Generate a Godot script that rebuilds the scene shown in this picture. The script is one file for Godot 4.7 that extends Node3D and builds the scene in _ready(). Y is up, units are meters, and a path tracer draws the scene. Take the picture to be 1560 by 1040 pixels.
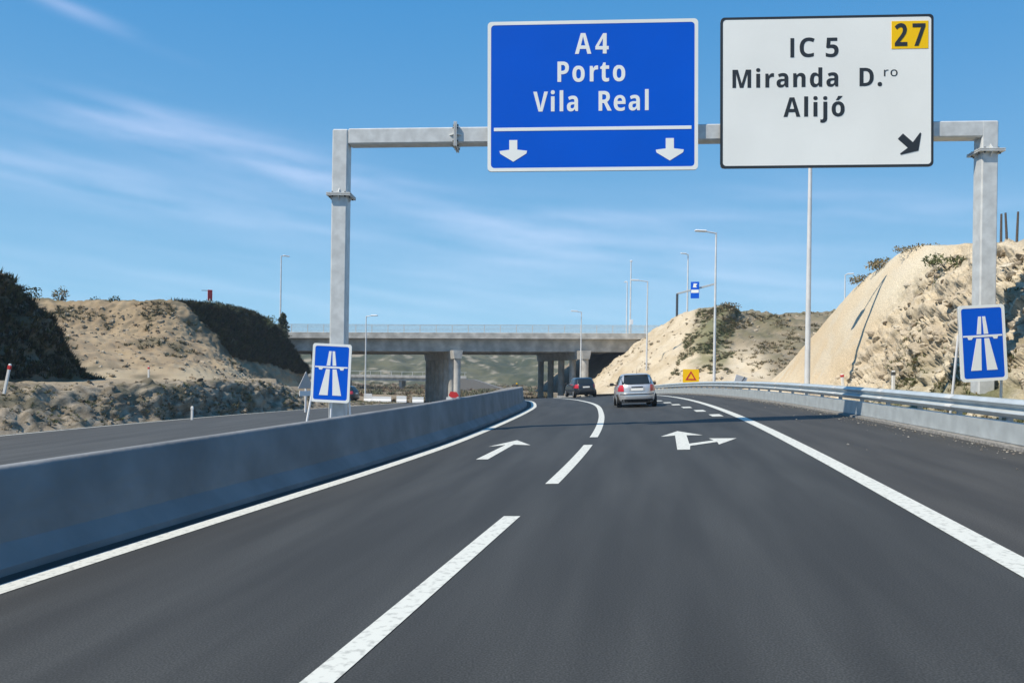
extends Node3D
# A motorway slip past a sign gantry: road on a banked left-hand curve (centre C), y up, camera looks along -z.

const C := Vector2(-671.255, 122.36)      # centre of the road curve: x, distance ahead
const PHI0 := -0.181466
const R0 := 678.0

var rng := RandomNumberGenerator.new()
var noise_a := FastNoiseLite.new()        # broad
var noise_b := FastNoiseLite.new()        # medium
var noise_c := FastNoiseLite.new()        # fine
var noise_r := FastNoiseLite.new()        # ridged rock
var names := {}
var M := {}

# ---------------------------------------------------------------- road survey
func gy(x: float, d: float) -> float:
	var dc := minf(d, 115.0)
	var q := 0.00034783 * pow(maxf(0.0, minf(dc, 92.0) - 17.25), 2.0) + 0.052 * maxf(0.0, dc - 92.0)
	return 0.05 * clampf(x, -34.0, 34.0) + 0.01 * minf(dc, 92.0) - q

func curve(pts: Array, s: float) -> float:
	var n := pts.size()
	if s <= pts[0].x: return pts[0].y
	if s >= pts[n - 1].x: return pts[n - 1].y
	for i in n - 1:
		if s < pts[i + 1].x:
			var a: Vector2 = pts[max(i - 1, 0)]
			var b: Vector2 = pts[i]
			var c: Vector2 = pts[i + 1]
			var d: Vector2 = pts[min(i + 2, n - 1)]
			var h := c.x - b.x
			var m0 := (c.y - a.y) / maxf(c.x - a.x, 0.01) * h
			var m1 := (d.y - b.y) / maxf(d.x - b.x, 0.01) * h
			var t := (s - b.x) / h
			return (2 * t * t * t - 3 * t * t + 1) * b.y + (t * t * t - 2 * t * t + t) * m0 + (-2 * t * t * t + 3 * t * t) * c.y + (t * t * t - t * t) * m1
	return pts[n - 1].y

var LEFT := [Vector2(-20, 676.6), Vector2(0, 676.75), Vector2(6.4, 677.04), Vector2(10.4, 677.35), Vector2(13.5, 677.63), Vector2(19, 677.95), Vector2(28, 677.97), Vector2(35, 677.8), Vector2(39, 677.55), Vector2(49, 676.45), Vector2(58.6, 674.85), Vector2(80, 671.6), Vector2(120, 665.5)]
var LANE := [Vector2(-20, 680.0), Vector2(0, 680.3), Vector2(4.8, 680.54), Vector2(9.5, 680.79), Vector2(12, 680.96), Vector2(17.5, 681.13), Vector2(23, 681.15), Vector2(29.4, 681.0), Vector2(38, 680.57), Vector2(47, 679.55), Vector2(54, 678.6), Vector2(64, 677.2), Vector2(80, 675.2), Vector2(120, 669.0)]
var RIGHT := [Vector2(-20, 685.0), Vector2(0, 685.1), Vector2(24, 685.3), Vector2(43, 685.2), Vector2(58, 684.7), Vector2(80, 683.2), Vector2(120, 679.0)]
var RAIL := [Vector2(-20, 689.6), Vector2(0, 689.1), Vector2(15, 688.64), Vector2(25, 688.29), Vector2(34.4, 688.04), Vector2(59.4, 687.1), Vector2(80, 685.9), Vector2(120, 682.0)]
var FAR := [Vector2(-20, 657.4), Vector2(0, 658.4), Vector2(25.7, 659.93), Vector2(35, 660.84), Vector2(43, 661.86), Vector2(53, 663.2), Vector2(65, 663.9), Vector2(85, 661.8), Vector2(120, 655.0)]

func road(r: float, s: float, dy := 0.0) -> Vector3:
	var phi := PHI0 + s / R0
	var x := C.x + r * cos(phi)
	var d := C.y + r * sin(phi)
	return Vector3(x, gy(x, d) + dy, -d)

func along(s: float) -> Vector3:          # unit direction of travel
	var phi := PHI0 + s / R0
	return Vector3(-sin(phi), 0, -cos(phi))

# ---------------------------------------------------------------- mesh building
class Geo:
	var v := PackedVector3Array()
	var n := PackedVector3Array()
	var uv := PackedVector2Array()
	var uv2 := PackedVector2Array()
	var c := PackedColorArray()
	var col := Color.WHITE

	func tri(a: Vector3, b: Vector3, d: Vector3, na := Vector3.ZERO, nb := Vector3.ZERO, nd := Vector3.ZERO) -> void:
		# a, b, d counter-clockwise seen from outside
		var f := (b - a).cross(d - a).normalized()
		for k in [[a, na], [d, nd], [b, nb]]:
			v.append(k[0]); n.append(k[1] if k[1] != Vector3.ZERO else f); c.append(col)
			uv.append(Vector2(k[0].x, k[0].z)); uv2.append(Vector2(k[0].x, k[0].z))

	func quad(a: Vector3, b: Vector3, d: Vector3, e: Vector3) -> void:
		tri(a, b, d); tri(a, d, e)

	func box(center: Vector3, size: Vector3, bev := 0.0, basis := Basis.IDENTITY) -> void:
		var h := size / 2.0
		bev = minf(bev, minf(h.x, minf(h.y, h.z)) * 0.9)
		var axes := [Vector3.RIGHT, Vector3.UP, Vector3.BACK]
		var hs := [h.x, h.y, h.z]
		var T := Transform3D(basis, center)
		for i in 3:
			for s in [-1.0, 1.0]:
				var nn: Vector3 = axes[i] * s
				var u: Vector3 = axes[(i + 1) % 3]
				var w: Vector3 = axes[(i + 2) % 3]
				var a: float = hs[(i + 1) % 3] - bev
				var b: float = hs[(i + 2) % 3] - bev
				var o: Vector3 = nn * hs[i]
				var p := [o - u * a - w * b, o + u * a - w * b, o + u * a + w * b, o - u * a + w * b]
				if s < 0: p.reverse()
				quad(T * p[0], T * p[1], T * p[2], T * p[3])
		if bev > 0.0:
			for i in 3:
				var j := (i + 1) % 3
				var k := (i + 2) % 3
				for si in [-1.0, 1.0]:
					for sj in [-1.0, 1.0]:
						var ai: Vector3 = axes[i] * si
						var aj: Vector3 = axes[j] * sj
						var ak: Vector3 = axes[k]
						var e1: Vector3 = ai * hs[i] + aj * (hs[j] - bev)
						var e2: Vector3 = ai * (hs[i] - bev) + aj * hs[j]
						var lk: Vector3 = ak * (hs[k] - bev)
						var q := [e1 - lk, e2 - lk, e2 + lk, e1 + lk]
						if (q[1] - q[0]).cross(q[2] - q[0]).dot(ai + aj) < 0: q.reverse()
						quad(T * q[0], T * q[1], T * q[2], T * q[3])
			for sx in [-1.0, 1.0]:
				for sy in [-1.0, 1.0]:
					for sz in [-1.0, 1.0]:
						var a := Vector3(sx * h.x, sy * (h.y - bev), sz * (h.z - bev))
						var b := Vector3(sx * (h.x - bev), sy * h.y, sz * (h.z - bev))
						var d := Vector3(sx * (h.x - bev), sy * (h.y - bev), sz * h.z)
						if (b - a).cross(d - a).dot(Vector3(sx, sy, sz)) < 0:
							tri(T * a, T * d, T * b)
						else:
							tri(T * a, T * b, T * d)

	func tube(path: Array, radii: Array, sides := 10, cap := true) -> void:
		var rings := []
		var norms := []
		var up := Vector3.UP
		for i in path.size():
			var t: Vector3 = (path[min(i + 1, path.size() - 1)] - path[max(i - 1, 0)]).normalized()
			var ref := Vector3.FORWARD if absf(t.dot(up)) > 0.9 else up
			var x := t.cross(ref).normalized()
			var y := t.cross(x).normalized()
			var ring := []
			var nr := []
			for k in sides:
				var a := TAU * k / sides
				var dir := x * cos(a) + y * sin(a)
				ring.append(path[i] + dir * radii[i]); nr.append(dir)
			rings.append(ring); norms.append(nr)
		for i in path.size() - 1:
			for k in sides:
				var k2 := (k + 1) % sides
				tri(rings[i][k], rings[i][k2], rings[i + 1][k2], norms[i][k], norms[i][k2], norms[i + 1][k2])
				tri(rings[i][k], rings[i + 1][k2], rings[i + 1][k], norms[i][k], norms[i + 1][k2], norms[i + 1][k])
		if cap:
			var m := path.size() - 1
			for k in range(1, sides - 1):
				tri(rings[0][0], rings[0][k + 1], rings[0][k])
				tri(rings[m][0], rings[m][k], rings[m][k + 1])

	func prism(poly: PackedVector2Array, z0: float, z1: float, T := Transform3D.IDENTITY) -> void:
		if not Geometry2D.is_polygon_clockwise(poly):
			pass
		else:
			poly.reverse()
		# poly counter-clockwise with y up
		var t := Geometry2D.triangulate_polygon(poly)
		for i in range(0, t.size(), 3):
			var a := poly[t[i]]
			var b := poly[t[i + 1]]
			var d := poly[t[i + 2]]
			if (b - a).cross(d - a) < 0:
				var e := b
				b = d
				d = e
			tri(T * Vector3(a.x, a.y, z1), T * Vector3(b.x, b.y, z1), T * Vector3(d.x, d.y, z1))
			tri(T * Vector3(a.x, a.y, z0), T * Vector3(d.x, d.y, z0), T * Vector3(b.x, b.y, z0))
		var area := 0.0
		for i in poly.size():
			area += poly[i].cross(poly[(i + 1) % poly.size()])
		for i in poly.size():
			var a := poly[i]
			var b := poly[(i + 1) % poly.size()]
			if area < 0:
				var e := b
				b = a
				a = e
			quad(T * Vector3(a.x, a.y, z0), T * Vector3(b.x, b.y, z0), T * Vector3(b.x, b.y, z1), T * Vector3(a.x, a.y, z1))

	func mesh(colors := false) -> ArrayMesh:
		var arr := []
		arr.resize(Mesh.ARRAY_MAX)
		arr[Mesh.ARRAY_VERTEX] = v
		arr[Mesh.ARRAY_NORMAL] = n
		arr[Mesh.ARRAY_TEX_UV] = uv
		arr[Mesh.ARRAY_TEX_UV2] = uv2
		if colors: arr[Mesh.ARRAY_COLOR] = c
		var m := ArrayMesh.new()
		m.add_surface_from_arrays(Mesh.PRIMITIVE_TRIANGLES, arr)
		return m

func obj(called: String, g, m: Material, parent: Node = self, colors := false) -> MeshInstance3D:
	var o := MeshInstance3D.new()
	o.mesh = g.mesh(colors) if g is Geo else g
	o.material_override = m
	o.name = numbered(called) if parent == self else called
	parent.add_child(o, true)
	return o

func numbered(called: String) -> String:
	var k: int = names.get(called, 0)
	names[called] = k + 1
	return called if k == 0 else "%s_%03d" % [called, k]

func thing(called: String, label: String, category: String, at := Vector3.ZERO, turn := 0.0, group := "") -> Node3D:
	var o := Node3D.new()
	o.name = numbered(called)
	add_child(o)
	o.position = at
	o.rotation.y = turn
	return tag(o, label, category, group)

func tag(o: Node3D, label: String, category: String, group := "") -> Node3D:
	o.set_meta("label", label)
	o.set_meta("category", category)
	if group: o.set_meta("group", group)
	return o

func struct(o: Node3D, label := "", kind := "structure") -> Node3D:
	o.set_meta("kind", kind)
	if label: o.set_meta("label", label)
	return o

# grid surface from rows of points (each row the same count) with smooth normals
func grid_mesh(P: Array, cols: Array, flip := false) -> ArrayMesh:
	var nr := P.size()
	var nc: int = P[0].size()
	var v := PackedVector3Array()
	var n := PackedVector3Array()
	var uv := PackedVector2Array()
	var c := PackedColorArray()
	var idx := PackedInt32Array()
	for i in nr:
		for j in nc:
			var dx: Vector3 = P[i][min(j + 1, nc - 1)] - P[i][max(j - 1, 0)]
			var dy: Vector3 = P[min(i + 1, nr - 1)][j] - P[max(i - 1, 0)][j]
			var nn := dx.cross(dy).normalized()
			if flip: nn = -nn
			v.append(P[i][j]); n.append(nn); uv.append(Vector2(P[i][j].x, P[i][j].z)); c.append(cols[i][j])
	for i in nr - 1:
		for j in nc - 1:
			var a := i * nc + j
			var b := a + 1
			var d := a + nc
			var e := d + 1
			if flip: idx.append_array([a, b, e, a, e, d])
			else: idx.append_array([a, e, b, a, d, e])
	var arr := []
	arr.resize(Mesh.ARRAY_MAX)
	arr[Mesh.ARRAY_VERTEX] = v
	arr[Mesh.ARRAY_NORMAL] = n
	arr[Mesh.ARRAY_TEX_UV] = uv
	arr[Mesh.ARRAY_COLOR] = c
	arr[Mesh.ARRAY_INDEX] = idx
	var m := ArrayMesh.new()
	m.add_surface_from_arrays(Mesh.PRIMITIVE_TRIANGLES, arr)
	return m

func cat(a: Vector3, b: Vector3, c: Vector3, d: Vector3, t: float) -> Vector3:
	return 0.5 * ((2.0 * b) + (c - a) * t + (2.0 * a - 5.0 * b + 4.0 * c - d) * t * t + (3.0 * b - a - 3.0 * c + d) * t * t * t)

func resample(row: Array, count: int) -> Array:
	var fine := []
	for i in row.size() - 1:
		for k in 8:
			fine.append(cat(row[max(i - 1, 0)], row[i], row[i + 1], row[min(i + 2, row.size() - 1)], k / 8.0))
	fine.append(row[row.size() - 1])
	var cum := [0.0]
	for i in fine.size() - 1:
		cum.append(cum[i] + fine[i].distance_to(fine[i + 1]))
	var total: float = cum[cum.size() - 1]
	var out := []
	var j := 0
	for k in count:
		var want := total * k / (count - 1)
		while j < fine.size() - 2 and cum[j + 1] < want: j += 1
		var seg: float = maxf(cum[j + 1] - cum[j], 1e-6)
		out.append(fine[j].lerp(fine[j + 1], clampf((want - cum[j]) / seg, 0, 1)))
	return out

# loft through rows; bump(p, u, w) gives displacement along the normal, paint(p, u, w, normal) the base colour
func loft(rows: Array, nc: int, per: Array, bump: Callable, paint: Callable, flip := false) -> ArrayMesh:
	var R := []
	for r in rows: R.append(resample(r, nc))
	var P := []
	var W := []
	for i in R.size() - 1:
		var steps: int = per[i]
		for k in steps + (1 if i == R.size() - 2 else 0):
			var t := float(k) / steps
			var line := []
			for j in nc:
				var a: Vector3 = R[max(i - 1, 0)][j]
				var d: Vector3 = R[min(i + 2, R.size() - 1)][j]
				line.append(cat(a, R[i][j], R[i + 1][j], d, t).lerp(R[i][j].lerp(R[i + 1][j], t), 0.6))
			P.append(line); W.append(i + t)
	var nr := P.size()
	var Q := []
	for i in nr:
		var line := []
		for j in nc:
			var dx: Vector3 = P[i][min(j + 1, nc - 1)] - P[i][max(j - 1, 0)]
			var dy: Vector3 = P[min(i + 1, nr - 1)][j] - P[max(i - 1, 0)][j]
			var nn := dx.cross(dy).normalized()
			if flip: nn = -nn
			line.append(P[i][j] + nn * bump.call(P[i][j], float(j) / (nc - 1), W[i]))
		Q.append(line)
	var cols := []
	for i in nr:
		var line := []
		for j in nc:
			line.append(paint.call(Q[i][j], float(j) / (nc - 1), W[i]))
		cols.append(line)
	surface = Q
	return grid_mesh(Q, cols, flip)

var surface := []

# ---------------------------------------------------------------- materials
func lin(r: float, g: float, b: float) -> Color:
	return Color(r, g, b).linear_to_srgb()

func noise_tex(freq: float, lo: float, hi: float, octaves := 4, size := 512, seed_ := 1, kind := FastNoiseLite.TYPE_SIMPLEX_SMOOTH) -> NoiseTexture2D:
	var f := FastNoiseLite.new()
	f.seed = seed_
	f.noise_type = kind
	f.frequency = freq
	f.fractal_octaves = octaves
	var t := NoiseTexture2D.new()
	t.width = size
	t.height = size
	t.seamless = true
	t.noise = f
	var g := Gradient.new()
	g.set_color(0, Color(lo, lo, lo)); g.set_color(1, Color(hi, hi, hi))
	g.set_offset(0, 0.15); g.set_offset(1, 0.85)
	t.color_ramp = g
	return t

func normal_tex(freq: float, strength: float, octaves := 4, seed_ := 3) -> NoiseTexture2D:
	var f := FastNoiseLite.new()
	f.seed = seed_
	f.frequency = freq
	f.fractal_octaves = octaves
	var t := NoiseTexture2D.new()
	t.width = 512
	t.height = 512
	t.seamless = true
	t.noise = f
	t.as_normal_map = true
	t.bump_strength = strength
	return t

func mat(called: String, color: Color, rough := 0.8, metal := 0.0) -> StandardMaterial3D:
	var m := StandardMaterial3D.new()
	m.resource_name = called
	m.albedo_color = color
	m.roughness = rough
	m.metallic = metal
	M[called] = m
	return m

func tri_mat(called: String, color: Color, rough: float, tex: Texture2D, scale: float, norm: Texture2D = null, nscale := 1.0, metal := 0.0) -> StandardMaterial3D:
	var m := mat(called, color, rough, metal)
	m.albedo_texture = tex
	m.uv1_triplanar = true
	m.uv1_world_triplanar = true
	m.uv1_scale = Vector3.ONE * scale
	if norm:
		m.normal_enabled = true
		m.normal_texture = norm
		m.normal_scale = nscale
	return m

func make_materials() -> void:
	var grain := noise_tex(0.12, 0.72, 1.0, 4, 512, 11)
	var soft := noise_tex(0.012, 0.80, 1.0, 5, 512, 12)
	var coarse := noise_tex(0.03, 0.62, 1.0, 5, 512, 13)
	var nfine := normal_tex(0.09, 6.0, 4, 21)
	var nrock := normal_tex(0.03, 10.0, 5, 22)
	# asphalt: long faint streaks along the road (uv) times aggregate grain (uv2)
	for a in [["asphalt", lin(0.070, 0.0735, 0.071)], ["asphalt_shoulder", lin(0.086, 0.084, 0.077)], ["asphalt_old", lin(0.115, 0.118, 0.113)]]:
		var m := mat(a[0], a[1], 0.82)
		m.albedo_texture = noise_tex(0.012, 0.82, 1.0, 4, 512, 31)
		m.detail_enabled = true
		m.detail_blend_mode = BaseMaterial3D.BLEND_MODE_MUL
		m.detail_uv_layer = BaseMaterial3D.DETAIL_UV_2
		m.detail_albedo = noise_tex(0.2, 0.58, 1.0, 3, 512, 32)
		m.uv2_scale = Vector3(0.55, 0.55, 0.55)
	var wear := noise_tex(0.03, 0.78, 1.0, 5, 512, 41)
	wear.color_ramp.set_offset(0, 0.05); wear.color_ramp.set_offset(1, 0.45)
	tri_mat("road_paint", lin(0.60, 0.61, 0.555), 0.65, wear, 0.7)
	tri_mat("concrete_barrier", lin(0.25, 0.26, 0.265), 0.85, soft, 0.12, nfine, 0.15)
	tri_mat("concrete", lin(0.55, 0.54, 0.505), 0.85, soft, 0.09, nfine, 0.2)
	tri_mat("kerb", lin(0.34, 0.33, 0.31), 0.9, coarse, 0.6, nfine, 0.3)
	tri_mat("galvanised", lin(0.63, 0.655, 0.655), 0.5, noise_tex(0.012, 0.9, 1.0, 4, 512, 51), 0.5, null, 1.0, 0.1)
	tri_mat("rail_steel", lin(0.58, 0.635, 0.65), 0.38, noise_tex(0.012, 0.9, 1.0, 4, 512, 52), 0.3, null, 1.0, 0.25)
	mat("steel_dark", lin(0.10, 0.105, 0.11), 0.5, 0.5)
	mat("steel_back", lin(0.42, 0.43, 0.44), 0.5, 0.4)
	tri_mat("sign_blue", lin(0.001, 0.105, 0.66), 0.42, noise_tex(0.01, 0.97, 1.0, 3, 256, 53), 0.12)
	tri_mat("sign_white", lin(0.88, 0.90, 0.87), 0.45, noise_tex(0.008, 0.965, 1.0, 4, 256, 54), 0.12)
	M.sign_blue.metallic_specular = 0.25
	M.sign_white.metallic_specular = 0.3
	mat("sign_black", lin(0.02, 0.024, 0.028), 0.5)
	mat("sign_yellow", lin(0.95, 0.58, 0.008), 0.45)
	M.sign_yellow.metallic_specular = 0.25
	mat("sign_red", lin(0.55, 0.03, 0.03), 0.5)
	mat("plastic_white", lin(0.74, 0.74, 0.72), 0.5)
	tri_mat("pole_steel", lin(0.70, 0.72, 0.73), 0.5, noise_tex(0.012, 0.92, 1.0, 3, 256, 55), 0.5)
	mat("lamp_white", lin(0.78, 0.79, 0.8), 0.35)
	tri_mat("wood", lin(0.16, 0.13, 0.11), 0.9, coarse, 2.0)
	var earth := tri_mat("earth", Color.WHITE, 0.95, noise_tex(0.06, 0.74, 1.0, 5, 512, 15), 0.45, nrock, 0.45)
	earth.vertex_color_use_as_albedo = true
	earth.roughness = 0.95
	var earth_fine := tri_mat("earth_fine", Color.WHITE, 0.95, noise_tex(0.05, 0.66, 1.0, 5, 512, 14), 0.3, nfine, 0.7)
	earth_fine.vertex_color_use_as_albedo = true
	var stone := tri_mat("stone", Color.WHITE, 0.92, coarse, 1.2, nrock, 0.6)
	stone.vertex_color_use_as_albedo = true
	var leaf := mat("leaf", Color.WHITE, 0.75)
	leaf.vertex_color_use_as_albedo = true
	leaf.backlight_enabled = true
	leaf.backlight = lin(0.04, 0.06, 0.02)
	tri_mat("bark", lin(0.10, 0.08, 0.06), 0.95, grain, 2.0)
	for p in [["paint_silver", lin(0.60, 0.61, 0.62), 0.32, 0.55], ["paint_dark", lin(0.018, 0.022, 0.03), 0.3, 0.2], ["paint_white", lin(0.7, 0.7, 0.68), 0.35, 0.0]]:
		var m := mat(p[0], p[1], p[2], p[3])
		m.clearcoat_enabled = true
		m.clearcoat = 0.7
		m.clearcoat_roughness = 0.08
	mat("car_glass", lin(0.02, 0.025, 0.028), 0.06)
	mat("tyre", lin(0.018, 0.018, 0.018), 0.9)
	mat("rim", lin(0.45, 0.46, 0.47), 0.35, 0.7)
	mat("trim_black", lin(0.022, 0.022, 0.024), 0.65)
	var tl := mat("tail_light", lin(0.55, 0.012, 0.03), 0.15)
	tl.clearcoat_enabled = true
	mat("plate", lin(0.75, 0.75, 0.72), 0.5)

func mixc(a: Color, b: Color, t: float) -> Color:
	return a.lerp(b, clampf(t, 0.0, 1.0))

# ---------------------------------------------------------------- scene
func _ready() -> void:
	rng.seed = 7
	noise_a.seed = 1; noise_a.frequency = 0.045; noise_a.fractal_octaves = 3
	noise_b.seed = 2; noise_b.frequency = 0.28; noise_b.fractal_octaves = 4
	noise_c.seed = 3; noise_c.frequency = 1.3; noise_c.fractal_octaves = 3
	noise_r.seed = 4; noise_r.frequency = 0.35; noise_r.fractal_octaves = 5; noise_r.fractal_type = FastNoiseLite.FRACTAL_RIDGED
	camera_sky_sun()
	make_materials()
	ground()
	roads()
	left_bank()
	hills()
	far_country()
	overpass()
	far_bridge()
	median_barrier()
	guard_rail()
	gantry()
	overhead_signs()
	motorway_signs()
	lamps()
	vehicles()
	small_signs()
	fence()
	plants()
	stones()
	gravel()
	field_scrub()

func camera_sky_sun() -> void:
	var cam := Camera3D.new()
	cam.name = "camera"
	cam.projection = Camera3D.PROJECTION_FRUSTUM
	cam.near = 0.1
	cam.far = 3000.0
	cam.size = 0.1 * 1040.0 / 1200.0
	cam.frustum_offset = Vector2(0, 0.1 * 55.0 / 1200.0)
	cam.position = Vector3(0, 1.6675, 0)
	cam.rotation = Vector3(0, 0, 0.0145)
	add_child(cam)
	cam.current = true
	var env := Environment.new()
	env.background_mode = Environment.BG_SKY
	var sky := Sky.new()
	var sm := ProceduralSkyMaterial.new()
	sm.sky_top_color = lin(0.022, 0.222, 0.56)
	sm.sky_horizon_color = lin(0.39, 0.69, 0.89)
	sm.sky_curve = 0.165
	sm.ground_bottom_color = lin(0.10, 0.09, 0.075)
	sm.ground_horizon_color = lin(0.30, 0.36, 0.42)
	sm.sun_angle_max = 1.0
	sm.sky_cover = cirrus()
	sm.sky_cover_modulate = Color(1, 1, 1, 1)
	sky.sky_material = sm
	env.sky = sky
	env.tonemap_mode = Environment.TONE_MAPPER_LINEAR
	env.tonemap_exposure = 1.12
	env.sdfgi_enabled = true
	env.ssao_enabled = true
	env.ssil_enabled = true
	env.fog_enabled = true
	env.fog_density = 0.00035
	env.fog_light_color = lin(0.55, 0.68, 0.82)
	var we := WorldEnvironment.new()
	we.name = "environment"
	we.environment = env
	add_child(we)
	var sun := DirectionalLight3D.new()
	sun.name = "sun"
	var dir := Vector3(0.533, -0.788, -0.308).normalized()   # the way the light travels
	add_child(sun)
	sun.look_at_from_position(Vector3.ZERO, dir, Vector3.UP)
	sun.light_energy = 1.6
	sun.light_color = Color(1.0, 0.95, 0.87)
	sun.light_angular_distance = 0.5
	sun.shadow_enabled = true

func cirrus() -> ImageTexture:
	# thin high cloud: a few drawn-out wisps in the north and fainter ones all round
	var w := 2048
	var h := 1024
	var im := Image.create(w, h, false, Image.FORMAT_RGBA8)
	im.fill(Color(1, 1, 1, 0))
	var f := FastNoiseLite.new()
	f.seed = 5
	f.frequency = 1.0
	f.fractal_octaves = 5
	# azimuth, elevation, half length, half width (degrees), slope, strength
	var wisps := [[-25.0, 15.6, 7.0, 1.1, -0.06, 0.26], [-15.0, 14.0, 9.0, 1.3, -0.16, 0.24], [-5.0, 12.0, 8.0, 1.0, -0.14, 0.14], [-30.0, 21.9, 3.0, 0.35, -0.16, 0.14], [-27.5, 21.3, 4.0, 0.3, -0.22, 0.12], [-30.0, 12.2, 14.0, 1.3, -0.10, 0.16], [-18.0, 10.6, 12.0, 1.2, -0.08, 0.12], [0.0, 10.2, 9.0, 1.8, 0.02, 0.20], [8.0, 11.2, 8.0, 0.5, 0.0, 0.16], [12.0, 8.6, 12.0, 1.8, 0.0, 0.16], [24.0, 11.5, 11.0, 1.2, -0.12, 0.12], [-15.0, 6.0, 30.0, 2.0, 0.0, 0.10], [25.0, 6.0, 30.0, 2.0, 0.0, 0.12]]
	for k in 26:
		var r := sin(k * 12.9898) * 43758.5453
		r = r - floorf(r)
		wisps.append([105.0 + k * 5.6, 6.0 + r * 34.0, 10.0 + 8.0 * r, 1.2 + 2.0 * r, -0.2 + 0.3 * r, 0.10 + 0.14 * r])
	for q in wisps:
		var x0 := int(w * (q[0] - q[2] * 2.2) / 360.0)
		var x1 := int(w * (q[0] + q[2] * 2.2) / 360.0)
		var reach: float = q[3] * 3.0 + absf(q[4]) * q[2] * 2.2
		var y0 := int(h * (0.5 - (q[1] + reach) / 180.0))
		var y1 := int(h * (0.5 - maxf(q[1] - reach, 0.2) / 180.0))
		for y in range(y0, y1):
			var el := (0.5 - (y + 0.5) / h) * 180.0
			for x in range(x0, x1):
				var az := (x + 0.5) / w * 360.0
				var u: float = (az - q[0]) / q[2]
				var v: float = (el - q[1] - q[4] * (az - q[0])) / (q[3] * 1.35)
				var m := u * u + v * v
				if m > 5.0: continue
				var fray := f.get_noise_3d(az * 0.09 + el * 0.22, el * 0.75 + az * 0.06, q[0] * 0.1)
				var d: float = 0.62 * q[5] * exp(-m * 1.1) * clampf(0.7 + fray * 1.5, 0.0, 1.7) * smoothstep(0.0, 3.0, el)
				var xx := posmod(x, w)
				var old := im.get_pixel(xx, y).a
				im.set_pixel(xx, y, Color(1.0, 0.88, 0.86, minf(old + d, 0.6)))
	return ImageTexture.create_from_image(im)

# ---------------------------------------------------------------- ground
func rs(x: float, d: float) -> Vector2:
	return Vector2(Vector2(x - C.x, d - C.y).length(), (atan2(d - C.y, x - C.x) - PHI0) * R0)

func bench(d: float) -> float:
	return lerpf(0.9 + 0.012 * (d - 30.0), -2.2, smoothstep(100.0, 135.0, d))

func bench_near(d: float) -> float:
	return lerpf(bench(d), gy(-12.0, d) + 0.05, smoothstep(50.0, 63.0, d))

func land(x: float, d: float) -> float:
	var q := rs(x, d)
	var b := gy(x, d) - 0.12
	var far: float = curve(FAR, q.y)
	var rail: float = curve(RAIL, q.y)
	var h := b
	if q.x < far:
		h = lerpf(lerpf(b, bench_near(d) - 0.12, smoothstep(0.0, 4.0, far - q.x)), bench(d) - 0.12, smoothstep(10.0, 26.0, far - q.x))
	elif q.x > rail:
		var top := lerpf(1.35, -1.4, smoothstep(118.0, 150.0, d))
		h = lerpf(b, top, smoothstep(0.5, 5.0, q.x - rail))
	var out := far - q.x
	if out > 0.0: h -= 0.6 * smoothstep(0.0, 1.2, out) * (1.0 - smoothstep(9.0, 13.0, out))
	if d > 125.0:
		var flat := lerpf(-2.2, 1.0, smoothstep(240.0, 420.0, d)) + noise_a.get_noise_2d(x, d) * 0.5
		h = lerpf(h, flat, smoothstep(125.0, 160.0, d))
	return h

func earth_colour(p: Vector3) -> Color:
	var a := noise_a.get_noise_3dv(p * 1.0)
	var b := noise_b.get_noise_3dv(p * 0.5)
	var c := mixc(Color(0.40, 0.31, 0.19), Color(0.25, 0.19, 0.12), 0.5 + a * 1.1)
	c = mixc(c, Color(0.115, 0.115, 0.058), smoothstep(0.1, 0.45, b + a * 0.5) * 0.8)
	return c

func ground() -> void:
	var xs := []
	var x := -900.0
	while x <= 900.0:
		xs.append(x)
		x += 2.0 if absf(x) < 60.0 else (8.0 if absf(x) < 200.0 else 40.0)
	var ds := []
	var d := -60.0
	while d <= 1800.0:
		ds.append(d)
		d += 2.0 if d < 170.0 else (8.0 if d < 480.0 else 60.0)
	var P := []
	var cols := []
	for i in ds.size():
		var line := []
		var cl := []
		for j in xs.size():
			var p := Vector3(xs[j], land(xs[j], ds[i]), -ds[i])
			line.append(p)
			cl.append(earth_colour(p))
		P.append(line); cols.append(cl)
	struct(obj("ground", grid_mesh(P, cols), M.earth_fine), "dry sandy ground around the motorway")

func ribbon(ra: Array, rb: Array, oa: float, ob: float, s0: float, s1: float, step: float, dy: float, across := 1) -> ArrayMesh:
	var v := PackedVector3Array()
	var n := PackedVector3Array()
	var uv := PackedVector2Array()
	var uv2 := PackedVector2Array()
	var idx := PackedInt32Array()
	var k := int(ceil((s1 - s0) / step))
	for i in k + 1:
		var s := lerpf(s0, s1, float(i) / k)
		var a: float = curve(ra, s) + oa
		var b: float = curve(rb, s) + ob
		for j in across + 1:
			var r := lerpf(a, b, float(j) / across)
			v.append(road(r, s, dy)); n.append(Vector3(-0.05, 1, 0).normalized())
			uv.append(Vector2((r - 660.0) * 0.22, s * 0.022)); uv2.append(Vector2(r - 660.0, s))
	for i in k:
		for j in across:
			var a := i * (across + 1) + j
			var b := a + 1
			var c := a + across + 1
			var d := c + 1
			idx.append_array([a, c, d, a, d, b])
	var arr := []
	arr.resize(Mesh.ARRAY_MAX)
	arr[Mesh.ARRAY_VERTEX] = v
	arr[Mesh.ARRAY_NORMAL] = n
	arr[Mesh.ARRAY_TEX_UV] = uv
	arr[Mesh.ARRAY_TEX_UV2] = uv2
	arr[Mesh.ARRAY_INDEX] = idx
	var m := ArrayMesh.new()
	m.add_surface_from_arrays(Mesh.PRIMITIVE_TRIANGLES, arr)
	return m

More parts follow.
